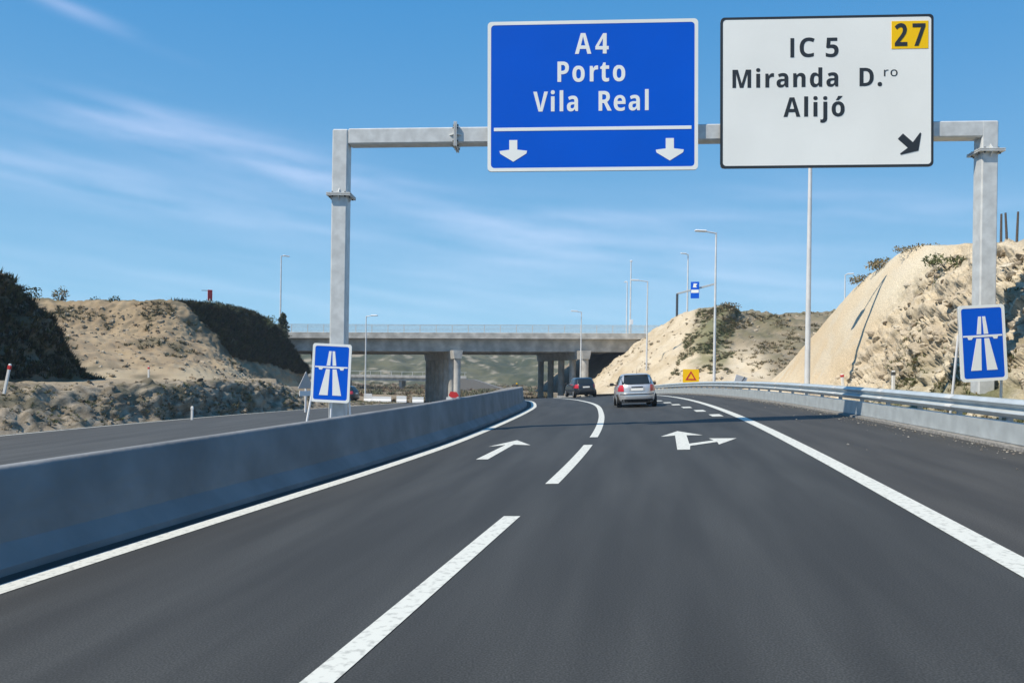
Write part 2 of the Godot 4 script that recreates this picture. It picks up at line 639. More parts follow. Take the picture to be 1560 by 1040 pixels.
# a flat painted shape: outline in (r, s) road coordinates
func painted(poly: PackedVector2Array, dy: float) -> Geo:
	var g := Geo.new()
	var t := Geometry2D.triangulate_polygon(poly)
	for i in range(0, t.size(), 3):
		var a := road(poly[t[i]].x, poly[t[i]].y, dy)
		var b := road(poly[t[i + 1]].x, poly[t[i + 1]].y, dy)
		var c := road(poly[t[i + 2]].x, poly[t[i + 2]].y, dy)
		if (b - a).cross(c - a).y < 0: g.tri(a, c, b)
		else: g.tri(a, b, c)
	return g

func roads() -> void:
	var r := struct(obj("road", ribbon(LEFT, RIGHT, -1.0, 0.12, -18, 120, 1.0, 0.0, 6), M.asphalt), "dark new asphalt of the carriageway curving left under the bridge")
	obj("shoulder", ribbon(RIGHT, RAIL, 0.12, 0.02, -18, 120, 1.0, 0.0, 3), M.asphalt_shoulder, r)
	obj("edge_line", ribbon(LEFT, LEFT, -0.13, 0.13, -18, 118, 0.8, 0.006), M.road_paint, r)
	obj("edge_line", ribbon(RIGHT, RIGHT, -0.13, 0.13, -18, 118, 0.8, 0.006), M.road_paint, r)
	for dsh in [[-14.0, -6.5], [-3.0, 9.55], [12.0, 17.55], [19.35, 64.0]]:
		obj("lane_line", ribbon(LANE, LANE, -0.095, 0.095, dsh[0], dsh[1], 0.5, 0.006), M.road_paint, r)
	for k in 6:
		var s: float = [26.4, 29.35, 32.25, 35.2, 37.9, 41.1][k]
		var rr: float = [684.72, 684.5, 684.28, 684.08, 683.9, 683.7][k]
		var pts := [Vector2(-20, rr), Vector2(200, rr)]
		obj("exit_dash", ribbon(pts, pts, -0.17, 0.17, s - 0.55, s + 0.6, 0.4, 0.006), M.road_paint, r)
	obj("lane_arrow", painted(PackedVector2Array([Vector2(679.17, 15.2), Vector2(679.40, 15.2), Vector2(679.46, 17.95), Vector2(679.86, 17.75), Vector2(679.38, 19.0), Vector2(678.96, 17.6), Vector2(679.28, 17.9)]), 0.006), M.road_paint, r)
	obj("lane_arrow", painted(PackedVector2Array([Vector2(682.93, 16.25), Vector2(683.17, 16.25), Vector2(683.22, 16.95), Vector2(683.82, 17.65), Vector2(683.80, 17.1), Vector2(684.30, 18.35), Vector2(683.72, 18.45), Vector2(683.78, 17.98), Vector2(683.23, 17.38), Vector2(683.30, 19.35), Vector2(683.66, 19.25), Vector2(683.16, 20.55), Vector2(682.70, 19.1), Vector2(683.04, 19.35)]), 0.006), M.road_paint, r)
	var o := struct(obj("opposite_road", ribbon(FAR, LEFT, -0.55, -4.4, -18, 118, 1.0, 0.0, 4), M.asphalt_old), "grey asphalt of the opposite carriageway behind the median barrier")
	obj("edge_line", ribbon(FAR, FAR, -0.12, 0.12, -18, 118, 1.0, 0.006), M.road_paint, o)
	obj("edge_line", ribbon(LEFT, LEFT, -5.1, -4.9, -18, 118, 1.0, 0.006), M.road_paint, o)
	struct(obj("median_strip", ribbon(LEFT, LEFT, -4.4, -1.0, -18, 118, 1.0, 0.0, 2), M.kerb), "concrete strip of the median under the gantry post")

func left_bank() -> void:
	var edge := []
	var toe := []
	var top := []
	var back := []
	var far := []
	var s := -14.0
	while s <= 104.0:
		var e: float = curve(FAR, s)
		# the bank is cut steep beside the white marker post and falls flat again beyond
		var steep := smoothstep(30.0, 37.0, s) * (1.0 - smoothstep(47.0, 54.0, s))
		var run := lerpf(3.9, 1.15, steep)
		var p := road(e - 0.5, s, -0.03)
		var t := road(e - 0.95, s, 0.02)
		var d := -p.z
		var q := road(e - 1.0 - run, s)
		q.y = bench_near(-q.z) + 0.15
		var bk := road(e - 8.0 - run, s)
		bk.y = bench_near(-bk.z) + 0.05
		var fr := road(e - 40.0, s)
		fr.y = bench(-fr.z) + 0.1
		edge.append(p); toe.append(t); top.append(q); back.append(bk); far.append(fr)
		s += 3.0
	var bump := func(p: Vector3, _u: float, w: float) -> float:
		var amp := smoothstep(0.3, 1.1, w) * (1.0 - 0.75 * smoothstep(2.0, 2.5, w))
		return amp * (noise_b.get_noise_3dv(p * 1.5) * 0.45 + noise_r.get_noise_3dv(p * 2.6) * 0.17 + noise_c.get_noise_3dv(p * 1.4) * 0.2) * (1.0 - 0.85 * smoothstep(50.0, 60.0, -p.z))
	var paint := func(p: Vector3, _u: float, w: float) -> Color:
		var a := noise_b.get_noise_3dv(p * 2.0)
		var b := noise_c.get_noise_3dv(p * 1.5)
		var c := mixc(Color(0.20, 0.165, 0.115), Color(0.42, 0.36, 0.27), 0.5 + b * 2.4)
		c = mixc(c, Color(0.085, 0.085, 0.045), smoothstep(0.05, 0.4, a) * 0.7 * (1.0 - smoothstep(1.9, 2.3, w)))
		c = mixc(c, Color(0.42, 0.335, 0.215), smoothstep(2.0, 2.4, w) * 0.85)
		return c
	var m := loft([edge, toe, top, back, far], 420, [2, 22, 10, 8], bump, paint, true)
	bank_surface = surface
	struct(obj("earth_bank", m, M.earth), "rough earth bank beside the opposite carriageway")

var bank_surface := []
var hill_c_surface := []
var hill_d_surface := []
var hill_b_surface := []
var hill_a_surface := []

func hills() -> void:
	# right, near: a sandy cut with a rocky right-hand part
	var foot := [Vector3(10.2, 1.55, -8.0), Vector3(11.2, 1.58, -13.0), Vector3(11.55, 1.60, -16.5), Vector3(11.70, 1.58, -18.0), Vector3(12.0, 1.56, -20.0), Vector3(12.8, 1.55, -24.0), Vector3(13.3, 1.56, -28.0), Vector3(13.44, 1.58, -31.0), Vector3(13.71, 1.57, -35.0), Vector3(14.35, 1.57, -41.0), Vector3(15.28, 1.5, -47.0)]
	var crest := [Vector3(13.7, 5.1, -11.0), Vector3(14.6, 5.5, -17.0), Vector3(14.99, 5.70, -21.5), Vector3(14.89, 5.91, -23.0), Vector3(15.53, 6.33, -26.0), Vector3(16.46, 7.07, -31.0), Vector3(16.56, 7.27, -33.0), Vector3(16.49, 6.94, -35.5), Vector3(16.40, 6.18, -38.0), Vector3(16.41, 4.53, -42.0), Vector3(16.09, 2.63, -46.0), Vector3(15.68, 1.55, -48.0)]
	var rail := []
	for i in 12:
		var s := lerpf(8.0, 52.0, i / 11.0)
		rail.append(road(curve(RAIL, s) + 0.35, s, -0.02))
	var b1 := []
	var b2 := []
	for p in crest:
		b1.append(p + Vector3(7.0, 0.0 if p.y > 3 else -0.2, -4.5))
		b2.append(Vector3(p.x + 50.0, maxf(p.y - 0.6, 1.2), p.z - 30.0))
	var bump := func(p: Vector3, u: float, w: float) -> float:
		var rocky := rock_share(p, w)
		var edge := smoothstep(0.0, 0.8, w)
		# strata dipping to the lower left, broken by joints
		var q := Vector3(p.x * 1.2, p.y * 2.6 + p.z * 0.55, p.z * 0.8)
		var bed := p.y * 1.25 - p.z * 0.75 + noise_b.get_noise_3dv(p * 0.8) * 1.3
		var ledge := (bed * 1.15 - floorf(bed * 1.15)) * 0.21 + (bed * 3.1 - floorf(bed * 3.1)) * 0.09
		var rock := ledge - 0.14 + (noise_r.get_noise_3dv(q * 0.9) * 0.42 + noise_b.get_noise_3dv(p * 2.1) * 0.35 + noise_c.get_noise_3dv(p * 1.3) * 0.12)
		var sand := noise_b.get_noise_3dv(Vector3(p.x, p.y * 0.5, p.z) * 0.7) * 0.08 + noise_c.get_noise_3dv(p) * 0.015
		return edge * lerpf(sand, rock * 0.85, rocky) * (1.0 - 0.5 * smoothstep(2.0, 2.6, w)) + noise_b.get_noise_3dv(p * 0.6) * 0.1 * edge
	var paint := func(p: Vector3, _u: float, w: float) -> Color:
		var rocky := rock_share(p, w)
		var a := noise_a.get_noise_3dv(p * 2.2)
		var b := noise_b.get_noise_3dv(p * 1.4)
		var c := noise_c.get_noise_3dv(p * 0.9)
		var sand := mixc(Color(0.74, 0.585, 0.38), Color(0.80, 0.71, 0.535), 0.5 + a * 1.5 + b * 0.3)
		sand = mixc(sand, Color(0.76, 0.68, 0.53), smoothstep(0.1, 0.45, b) * 0.6)
		var rock := mixc(Color(0.74, 0.65, 0.49), Color(0.46, 0.385, 0.28), 0.45 + b * 1.0 + c * 0.6)
		rock = mixc(rock, Color(0.20, 0.18, 0.10), smoothstep(0.18, 0.5, c + a * 0.6 - 0.05) * 0.5)
		var col := mixc(sand, rock, rocky)
		var low := (1.0 - smoothstep(1.0, 1.35, w + a * 0.25)) * smoothstep(30.0, 24.0, -p.z)
		col = mixc(col, Color(0.13, 0.145, 0.06), low * (0.5 + b * 0.9))
		col = mixc(col, Color(0.26, 0.22, 0.12), smoothstep(1.95, 2.1, w) * 0.6)
		return col
	var m := loft([rail, foot, crest, b1, b2], 430, [10, 70, 10, 6], bump, paint)
	hill_c_surface = surface
	struct(obj("hillside_right", m, M.earth), "pale sandy cut slope with rocks behind the guard rail")

	# right, far: the cut at the end of the overpass
	var footd := [Vector3(10.0, -0.6, -112.0), Vector3(10.43, 0.3, -104.0), Vector3(13.4, 0.8, -93.0), Vector3(16.3, 1.05, -85.0), Vector3(18.01, 1.20, -80.0), Vector3(20.27, 1.33, -76.0), Vector3(24.01, 1.48, -72.0), Vector3(31.0, 1.57, -70.0), Vector3(48.0, 1.57, -70.0)]
	var crestd := [Vector3(11.3, 0.6, -114.5), Vector3(14.6, 3.6, -114.3), Vector3(18.3, 6.9, -113.5), Vector3(20.3, 8.6, -110.0), Vector3(22.63, 10.06, -104.0), Vector3(25.5, 10.75, -98.0), Vector3(26.4, 10.5, -96.0), Vector3(28.3, 9.95, -97.0), Vector3(34.05, 10.08, -100.0), Vector3(44.0, 10.46, -102.0), Vector3(60.0, 10.8, -103.0)]
	var d1 := []
	var d2 := []
	for p in crestd:
		d1.append(p + Vector3(3.0 if p.y < 9 else 1.0, 0.0, -12.0))
		d2.append(p + Vector3(8.0, -0.5, -60.0))
	var skirt := []
	for p in footd: skirt.append(p + Vector3(-1.5, -0.8, 2.5))
	var bumpd := func(p: Vector3, _u: float, w: float) -> float:
		var k := smoothstep(0.6, 1.3, w)
		return k * (noise_r.get_noise_3dv(p * 0.45) * 0.55 + noise_b.get_noise_3dv(p * 0.7) * 0.45 + noise_c.get_noise_3dv(p * 0.6) * 0.12)
	var paintd := func(p: Vector3, _u: float, w: float) -> Color:
		var a := noise_a.get_noise_3dv(p * 1.2)
		var b := noise_b.get_noise_3dv(p * 0.7)
		var c := noise_c.get_noise_3dv(p * 0.6)
		var pale := mixc(Color(0.76, 0.66, 0.49), Color(0.58, 0.47, 0.31), 0.42 + b * 0.9 + c * 0.5)
		var scrub := mixc(Color(0.36, 0.30, 0.21), Color(0.20, 0.18, 0.10), 0.5 + b * 1.3 + c * 0.5)
		var t := smoothstep(-1.2, 1.6, (p.x - 23.2) - (p.y - 5.0) * 0.35 + a * 3.0)
		var gully := smoothstep(2.6, 1.0, absf(p.x - 22.6 - (p.y - 2.0) * 0.7)) * smoothstep(6.0, 4.0, p.y)
		var col := mixc(pale, scrub, t * (1.0 - gully))
		var green := smoothstep(2.6, 1.2, absf(p.x - (21.0 + (p.y - 4.0) * 0.75))) * smoothstep(-0.3, 0.2, b + 0.1) * smoothstep(2.5, 4.0, p.y)
		return mixc(col, Color(0.15, 0.165, 0.07), green * 0.75)
	var md := loft([skirt, footd, crestd, d1, d2], 260, [4, 60, 8, 8], bumpd, paintd)
	hill_d_surface = surface
	struct(obj("hillside_right_far", md, M.earth), "pale eroded cut slope at the right end of the overpass")

	# left, near: the shaded end of a cutting
	var fa := []
	var ma := []
	var ca := []
	var pa := []
	var oa := []
	for i in 16:
		var d := lerpf(14.0, 49.5, i / 15.0)
		var fall := sqrt(clampf((50.2 - d) / 5.0, 0.0, 1.0))
		fa.append(Vector3(-23.3 - (d - 20.0) * 0.075, bench(d) - 0.15, -d))
		ma.append(Vector3(-25.2 - (d - 20.0) * 0.075, lerpf(0.8, 4.4, fall), -d))
		ca.append(Vector3(-27.4 - (d - 20.0) * 0.075, lerpf(0.8, 7.3 - (46.0 - d) * 0.03, fall), -d))
		pa.append(Vector3(-38.0, lerpf(0.8, 8.8, fall), -d - 1.0))
		oa.append(Vector3(-70.0, lerpf(0.8, 9.5, fall), -d - 2.0))
	var bumpa := func(p: Vector3, _u: float, w: float) -> float:
		return smoothstep(0.0, 0.4, w) * (noise_b.get_noise_3dv(p * 0.9) * 0.7 + noise_c.get_noise_3dv(p * 0.9) * 0.2)
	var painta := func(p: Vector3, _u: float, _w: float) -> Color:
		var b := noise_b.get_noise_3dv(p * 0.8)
		return mixc(Color(0.21, 0.165, 0.11), Color(0.12, 0.105, 0.06), 0.5 + b * 1.5)  # earth darker than the other slopes, shade of this face put into the colour
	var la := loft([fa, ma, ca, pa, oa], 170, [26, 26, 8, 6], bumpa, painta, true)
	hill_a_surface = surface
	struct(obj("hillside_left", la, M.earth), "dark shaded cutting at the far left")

	# left, middle: the dug-out mound, its lit front and its steep shaded right flank
	var f0 := [Vector3(-52.0, 0.7, -50.0), Vector3(-40.0, 0.8, -52.0), Vector3(-33.6, 0.9, -56.0), Vector3(-29.96, 1.05, -58.0), Vector3(-26.5, 1.15, -60.0), Vector3(-23.6, 1.3, -63.0), Vector3(-23.4, 0.9, -71.0), Vector3(-26.0, 0.4, -82.0), Vector3(-27.2, 0.2, -96.0), Vector3(-27.4, 0.0, -106.0)]
	for i in f0.size():
		if f0[i].z > -72.0: f0[i] += Vector3(0, -0.45, 1.5)
	var f1 := [Vector3(-62.0, 5.0, -73.0), Vector3(-52.0, 5.0, -74.0), Vector3(-45.65, 5.12, -76.0), Vector3(-39.84, 5.2, -77.0), Vector3(-34.9, 5.3, -78.0), Vector3(-31.9, 4.7, -80.0), Vector3(-30.5, 3.7, -82.0), Vector3(-29.3, 2.8, -87.0), Vector3(-28.6, 2.3, -95.0), Vector3(-27.6, 1.7, -106.0)]
	var f2 := [Vector3(-66.0, 8.6, -80.0), Vector3(-53.3, 8.85, -81.5), Vector3(-48.3, 9.05, -82.0), Vector3(-41.7, 8.85, -82.5), Vector3(-36.0, 8.8, -82.5), Vector3(-34.3, 8.9, -84.5), Vector3(-33.9, 9.35, -89.5), Vector3(-33.0, 9.35, -95.5), Vector3(-31.7, 8.5, -100.0), Vector3(-30.0, 6.6, -103.5), Vector3(-28.4, 2.5, -107.0)]
	var f3 := []
	var f4 := []
	for p in f2:
		f3.append(p + Vector3(-4.0, 0.1, -3.0))
		f4.append(Vector3(p.x - 30.0, p.y - 1.5, minf(p.z - 25.0, -112.0)))
	var bumpb := func(p: Vector3, _u: float, w: float) -> float:
		return smoothstep(0.0, 0.5, w) * (noise_b.get_noise_3dv(p * 0.6) * 0.55 + noise_a.get_noise_3dv(p * 2.0) * 0.5 + noise_r.get_noise_3dv(p * 0.8) * 0.22 + noise_c.get_noise_3dv(p * 0.9) * 0.22)
	var paintb := func(p: Vector3, u: float, w: float) -> Color:
		var a := noise_a.get_noise_3dv(p * 1.5)
		var b := noise_b.get_noise_3dv(p * 0.55)
		var c := noise_c.get_noise_3dv(p * 0.5)
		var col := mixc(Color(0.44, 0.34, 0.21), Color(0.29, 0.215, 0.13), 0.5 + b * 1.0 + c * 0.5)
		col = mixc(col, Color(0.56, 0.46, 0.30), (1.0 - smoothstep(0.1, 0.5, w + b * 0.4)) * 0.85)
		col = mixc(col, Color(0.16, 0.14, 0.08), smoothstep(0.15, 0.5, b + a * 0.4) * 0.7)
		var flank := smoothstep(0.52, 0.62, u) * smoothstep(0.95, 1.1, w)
		col = mixc(col, mixc(Color(0.21, 0.165, 0.11), Color(0.12, 0.105, 0.06), 0.5 + b * 1.6), flank)  # shade of the flank painted in as darker earth
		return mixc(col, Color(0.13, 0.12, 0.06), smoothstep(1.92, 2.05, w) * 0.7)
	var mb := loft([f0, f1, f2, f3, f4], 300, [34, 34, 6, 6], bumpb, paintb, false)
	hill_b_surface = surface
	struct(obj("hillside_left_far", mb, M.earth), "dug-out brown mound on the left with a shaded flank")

func rock_share(p: Vector3, w: float) -> float:
	# the rocky part lies right of a line running down to the left
	var d := -p.z
	var k := smoothstep(36.5, 31.0, d + (w - 1.0) * 6.5 + noise_a.get_noise_3dv(p * 3.0) * 4.0)
	return k

func far_country() -> void:
	# hills seen under the overpass
	for part in [["hill_far", 330.0, -160.0, 140.0, 17.0, 0.4], ["hill_farther", 520.0, -420.0, 420.0, 26.0, 0.8]]:
		var rows := [[], [], [], []]
		for i in 24:
			var x := lerpf(part[2], part[3], i / 23.0)
			var top: float = part[4] * (0.97 + 0.06 * sin(i * 0.7 + part[5] * 5.0))
			rows[0].append(Vector3(x, -2.5, -part[1] + 40.0))
			rows[1].append(Vector3(x, top * 0.55, -part[1]))
			rows[2].append(Vector3(x, top, -part[1] - 50.0))
			rows[3].append(Vector3(x, top * 0.6, -part[1] - 140.0))
		var bump := func(p: Vector3, _u: float, _w: float) -> float:
			return noise_a.get_noise_3dv(p * 0.7) * 3.0 + noise_b.get_noise_3dv(p * 0.3) * 1.0
		var paint := func(p: Vector3, _u: float, _w: float) -> Color:
			var a := noise_a.get_noise_3dv(p * 0.9)
			var b := noise_b.get_noise_3dv(p * 0.35)
			var c := mixc(Color(0.15, 0.15, 0.09), Color(0.06, 0.075, 0.04), 0.5 + a * 1.3 + noise_b.get_noise_3dv(p * 0.8) * 0.9)
			return mixc(c, Color(0.42, 0.37, 0.28), smoothstep(0.22, 0.42, b - a * 0.3) * 0.8)
		struct(obj(part[0], loft(rows, 420, [40, 40, 8], bump, paint), M.earth), "scrubby hill seen under the overpass")

# ---------------------------------------------------------------- structures
func overpass() -> void:
	var t := thing("overpass_bridge", "concrete motorway overpass crossing the whole road on two rows of columns", "bridge", Vector3(0, 0, -115))
	var x0 := -78.0
	var x1 := 26.0
	var slope := 0.011
	var T := Basis(Vector3(0, 0, 1), atan(slope))
	var cx := (x0 + x1) / 2.0
	var y0 := 8.22 + cx * slope      # top of the edge beam at the middle
	var L := (x1 - x0)
	for side in [0, 1]:
		var z := 0.0 if side == 0 else -20.0
		var g := Geo.new()
		g.box(Vector3(cx, y0 - 0.45, z - 0.15), Vector3(L, 0.9, 0.35), 0.03, T)
		obj("edge_beam", g, M.concrete, t)
	var g := Geo.new()
	g.box(Vector3(cx, y0 - 0.78, -10.1), Vector3(L, 0.25, 19.5), 0.0, T)
	obj("deck_slab", g, M.concrete, t)
	for k in 5:
		g = Geo.new()
		var z := -1.6 - k * 4.1
		g.prism(PackedVector2Array([Vector2(-0.45, -0.9), Vector2(0.45, -0.9), Vector2(0.6, 0.9), Vector2(-0.6, 0.9)]), -L / 2, L / 2, Transform3D(T * Basis(Vector3(0, 0, -1), Vector3(0, 1, 0), Vector3(1, 0, 0)), Vector3(cx, y0 - 1.82, z)))
		obj("girder", g, M.concrete, t)
	# two rows of columns standing askew under the deck
	for row in [[Vector2(-8.0, 0.6), Vector2(-14.2, -18.6)], [Vector2(10.6, 0.6), Vector2(4.9, -18.6)], [Vector2(-27.0, 0.6), Vector2(-33.5, -18.6)], [Vector2(-46.0, 0.6), Vector2(-52.5, -18.6)]]:
		var under: float = 8.22 + row[0].x * slope - 2.75
		var d: Vector2 = (row[1] - row[0]).normalized()
		var ang := atan2(d.x, d.y)
		var mid: Vector2 = (row[0] + row[1]) / 2.0
		var len_: float = row[0].distance_to(row[1])
		g = Geo.new()
		var prof := PackedVector2Array([Vector2(-0.5, -0.65), Vector2(0.5, -0.65), Vector2(0.72, 0.6), Vector2(-0.72, 0.6)])
		g.prism(prof, -len_ / 2 - 0.5, len_ / 2 + 0.5, Transform3D(Basis(Vector3.UP, ang), Vector3(mid.x, under - 0.45, mid.y)))
		obj("crosshead", g, M.concrete, t)
		var many := 5 if row[0].x > 0.0 else 7
		for k in many:
			var p: Vector2 = row[0].lerp(row[1], k / (many - 1.0))
			var gyy := minf(gy(p.x, 115.0 - p.y), -1.5) - 0.4
			g = Geo.new()
			g.tube([Vector3(p.x, gyy, p.y - 0.2), Vector3(p.x, under - 1.05, p.y - 0.2)], [0.5, 0.5], 20, false)
			obj("column", g, M.concrete, t)
	# abutment behind the right-hand slope
	g = Geo.new()
	g.box(Vector3(24.0, 5.2, -10.0), Vector3(5.0, 5.4, 20.4), 0.03)
	obj("abutment", g, M.concrete, t)
	# the head slope below the deck
	var rows := [[], []]
	for i in 12:
		var z := lerpf(0.2, -24.0, i / 11.0)
		rows[0].append(Vector3(10.9 + z * 0.29, -0.7, z))
		rows[1].append(Vector3(20.6 + z * 0.29, 7.3, z))
	var none := func(p: Vector3, _u: float, _w: float) -> float: return noise_b.get_noise_3dv(p) * 0.12
	var cc := func(p: Vector3, _u: float, _w: float) -> Color: return mixc(Color(0.33, 0.29, 0.22), Color(0.24, 0.2, 0.15), 0.5 + noise_b.get_noise_3dv(p))
	obj("head_slope", loft(rows, 40, [24], none, cc), M.earth, t)
	# railing: posts and four rails on both edges
	for side in [0, 1]:
		var z := -0.15 if side == 0 else -20.15
		var x := x0 + 1.0
		while x < x1 - 0.5:
			var yb := 8.22 + x * slope
			g = Geo.new()
			g.box(Vector3(x, yb + 0.55, z), Vector3(0.1, 1.14, 0.1))
			if x > -36.0 or side == 1 and x > -36.0:
				obj("railing_post", g, M.galvanised, t)
			x += 2.35
		for k in 6:
			g = Geo.new()
			g.box(Vector3(cx, y0 + 0.17 + k * 0.187, z + 0.02), Vector3(L, 0.075 if k < 5 else 0.11, 0.05), 0.0, T)
			obj("railing_bar", g, M.rail_steel, t)

func far_bridge() -> void:
	var t := thing("far_bridge", "small low concrete bridge in the distance seen under the overpass", "bridge", Vector3(-36, 0, -225))
	var g := Geo.new()
	g.box(Vector3(0, 1.55, 0), Vector3(46, 0.7, 0.4), 0.03)
	obj("edge_beam", g, M.concrete, t)
	g = Geo.new()
	g.box(Vector3(0, 0.75, -5), Vector3(46, 0.9, 9), 0.0)
	obj("deck", g, M.concrete, t)
	for x in [-12.0, 4.0]:
		for z in [-1.5, -5.0, -8.5]:
			g = Geo.new()
			g.tube([Vector3(x, -3.4, z), Vector3(x, 0.35, z)], [0.5, 0.5], 14, false)
			obj("column", g, M.concrete, t)
	for i in 16:
		g = Geo.new()
		g.box(Vector3(-22.5 + i * 3.0, 2.4, 0), Vector3(0.1, 1.0, 0.1))
		obj("railing_post", g, M.galvanised, t)
	g = Geo.new()
	g.box(Vector3(0, 2.92, 0), Vector3(46, 0.1, 0.1))
	obj("railing_bar", g, M.galvanised, t)
	g = Geo.new()
	g.prism(PackedVector2Array([Vector2(7, -3.6), Vector2(40, -3.6), Vector2(25, 1.0), Vector2(18.5, 1.1)]), -12.0, 1.0)
	obj("abutment", g, M.kerb, t)

# profile swept along the road: profile points (lateral offset towards +r, height)
func sweep(base: Array, prof: Array, s0: float, s1: float, step: float, closed := false, tilt := true) -> Geo:
	var g := Geo.new()
	var k := int(ceil((s1 - s0) / step))
	var prev := []
	for i in k + 1:
		var s := lerpf(s0, s1, float(i) / k)
		var r: float = curve(base, s)
		var ring := []
		for p in prof:
			var q := road(r + p.x, s)
			var ref := road(r, s)
			ring.append(Vector3(q.x, (q.y if tilt else ref.y) + p.y, q.z))
		if i > 0:
			for j in prof.size() - (0 if closed else 1):
				var j2 := (j + 1) % prof.size()
				g.quad(prev[j], prev[j2], ring[j2], ring[j])
		prev = ring
	return g

func smooth_mesh(g: Geo, angle := 40.0) -> ArrayMesh:
	# weld and smooth normals below the given crease angle
	var acc := {}
	for i in range(0, g.v.size(), 3):
		for k in 3:
			var key := (g.v[i + k] * 1000.0).round()
			if not acc.has(key): acc[key] = []
			acc[key].append(g.n[i + k])
	var lim := cos(deg_to_rad(angle))
	for i in g.v.size():
		var key := (g.v[i] * 1000.0).round()
		var s := Vector3.ZERO
		for q in acc[key]:
			if q.dot(g.n[i]) > lim: s += q
		g.n[i] = s.normalized()
	return g.mesh()

func median_barrier() -> void:
	var t := thing("concrete_barrier", "long grey concrete median barrier curving along the left lane", "barrier", road(curve(LEFT, 20.0) - 0.7, 20.0))
	# safety-shape profile, right toe at -0.40 from the edge line
	var prof := [Vector2(-0.36, -0.02), Vector2(-0.365, 0.07), Vector2(-0.53, 0.26), Vector2(-0.60, 0.90), Vector2(-0.615, 0.93), Vector2(-0.64, 0.945), Vector2(-0.77, 0.945), Vector2(-0.795, 0.93), Vector2(-0.81, 0.90), Vector2(-0.88, 0.26), Vector2(-1.04, 0.07), Vector2(-1.045, -0.02)]
	var g := sweep(LEFT, prof, -16.0, 116.0, 1.0)
	for i in g.v.size(): g.v[i] -= t.position
	obj("barrier_body", smooth_mesh(g, 35.0), M.concrete_barrier, t)

func guard_rail() -> void:
	var t := thing("guard_rail", "galvanised steel guard rail with lower sheet along the right shoulder", "guard rail", road(curve(RAIL, 25.0), 25.0))
	# W-shaped upper beam, flat lower sheet, posts behind
	var w := []
	for k in 25:
		var a := k / 24.0
		var y := 0.51 + a * 0.34
		var off := -0.045 + 0.045 * cos(a * TAU * 2.0)
		if a < 0.06 or a > 0.94: off = -0.01
		w.append(Vector2(off - 0.02, y))
	var wb := w.duplicate()
	for k in range(w.size() - 1, -1, -1): wb.append(w[k] + Vector2(0.008, 0))
	var prof2 := [Vector2(0.0, 0.055), Vector2(-0.012, 0.075), Vector2(-0.012, 0.43), Vector2(0.0, 0.45), Vector2(0.02, 0.45), Vector2(0.02, 0.055)]
	var s := -14.0
	while s < 112.0:
		var g := sweep(RAIL, wb, s, s + 3.985, 0.8, true, false)
		for i in g.v.size(): g.v[i] -= t.position
		obj("rail_beam", smooth_mesh(g, 50.0), M.rail_steel, t)
		g = sweep(RAIL, prof2, s, s + 3.999, 0.8, true, false)
		for i in g.v.size(): g.v[i] -= t.position
		obj("lower_sheet", smooth_mesh(g, 30.0), M.rail_steel, t)
		for k in 2:
			var p := road(curve(RAIL, s + k * 2.0) + 0.13, s + k * 2.0) - t.position
			g = Geo.new()
			var b := Basis.looking_at(along(s + k * 2.0))
			g.box(p + Vector3(0, 0.30, 0), Vector3(0.1, 0.82, 0.06), 0.005, b)
			g.box(p + Vector3(0, 0.64, 0) + b * Vector3(-0.075, 0, 0), Vector3(0.07, 0.18, 0.16), 0.005, b)
			obj("post", g, M.galvanised, t)
		s += 4.0
	# lap plates where the beams join
	s = -14.0
	while s < 60.0:
		var g := sweep(RAIL, w.map(func(p): return p + Vector2(-0.006, 0)), s - 0.16, s + 0.16, 0.16, false, false)
		for i in g.v.size(): g.v[i] -= t.position
		obj("lap_plate", smooth_mesh(g, 50.0), M.galvanised, t)
		s += 4.0
	var k := struct(obj("kerb", sweep(RAIL, [Vector2(-0.16, -0.02), Vector2(-0.15, 0.05), Vector2(0.5, 0.07), Vector2(0.52, -0.05)], -14, 112, 1.0), M.kerb), "low concrete kerb under the guard rail")

func flange(t: Node3D, at: Vector3, b: Basis, size: float) -> void:
	# bolted joint: two plates with gussets, axis along b.y
	var f := Node3D.new()
	var g := Geo.new()
	g.box(Vector3(0, 0.022, 0), Vector3(size, 0.03, size), 0.004)
	g.box(Vector3(0, -0.022, 0), Vector3(size, 0.03, size), 0.004)
	var o := obj("flange", g, M.galvanised, t)
	o.transform = Transform3D(b, at)
	f.free()
	for k in 4:
		for s in [-1.0, 1.0]:
			g = Geo.new()
			var inner := size / 2 - 0.14
			g.prism(PackedVector2Array([Vector2(inner, 0.04), Vector2(size / 2 - 0.01, 0.04), Vector2(inner, 0.20)]), -0.012, 0.012, Transform3D(Basis(Vector3.UP, k * PI / 2) * Basis.from_scale(Vector3(1, s, 1)), Vector3.ZERO))
			obj("gusset", g, M.galvanised, o)
		for q in [-0.22, 0.22]:
			g = Geo.new()
			var c := Basis(Vector3.UP, k * PI / 2) * Vector3(size / 2 - 0.055, 0, q * size * 1.2)
			g.tube([c + Vector3(0, -0.07, 0), c + Vector3(0, 0.07, 0)], [0.022, 0.022], 6)
			obj("bolt", g, M.steel_dark, o)

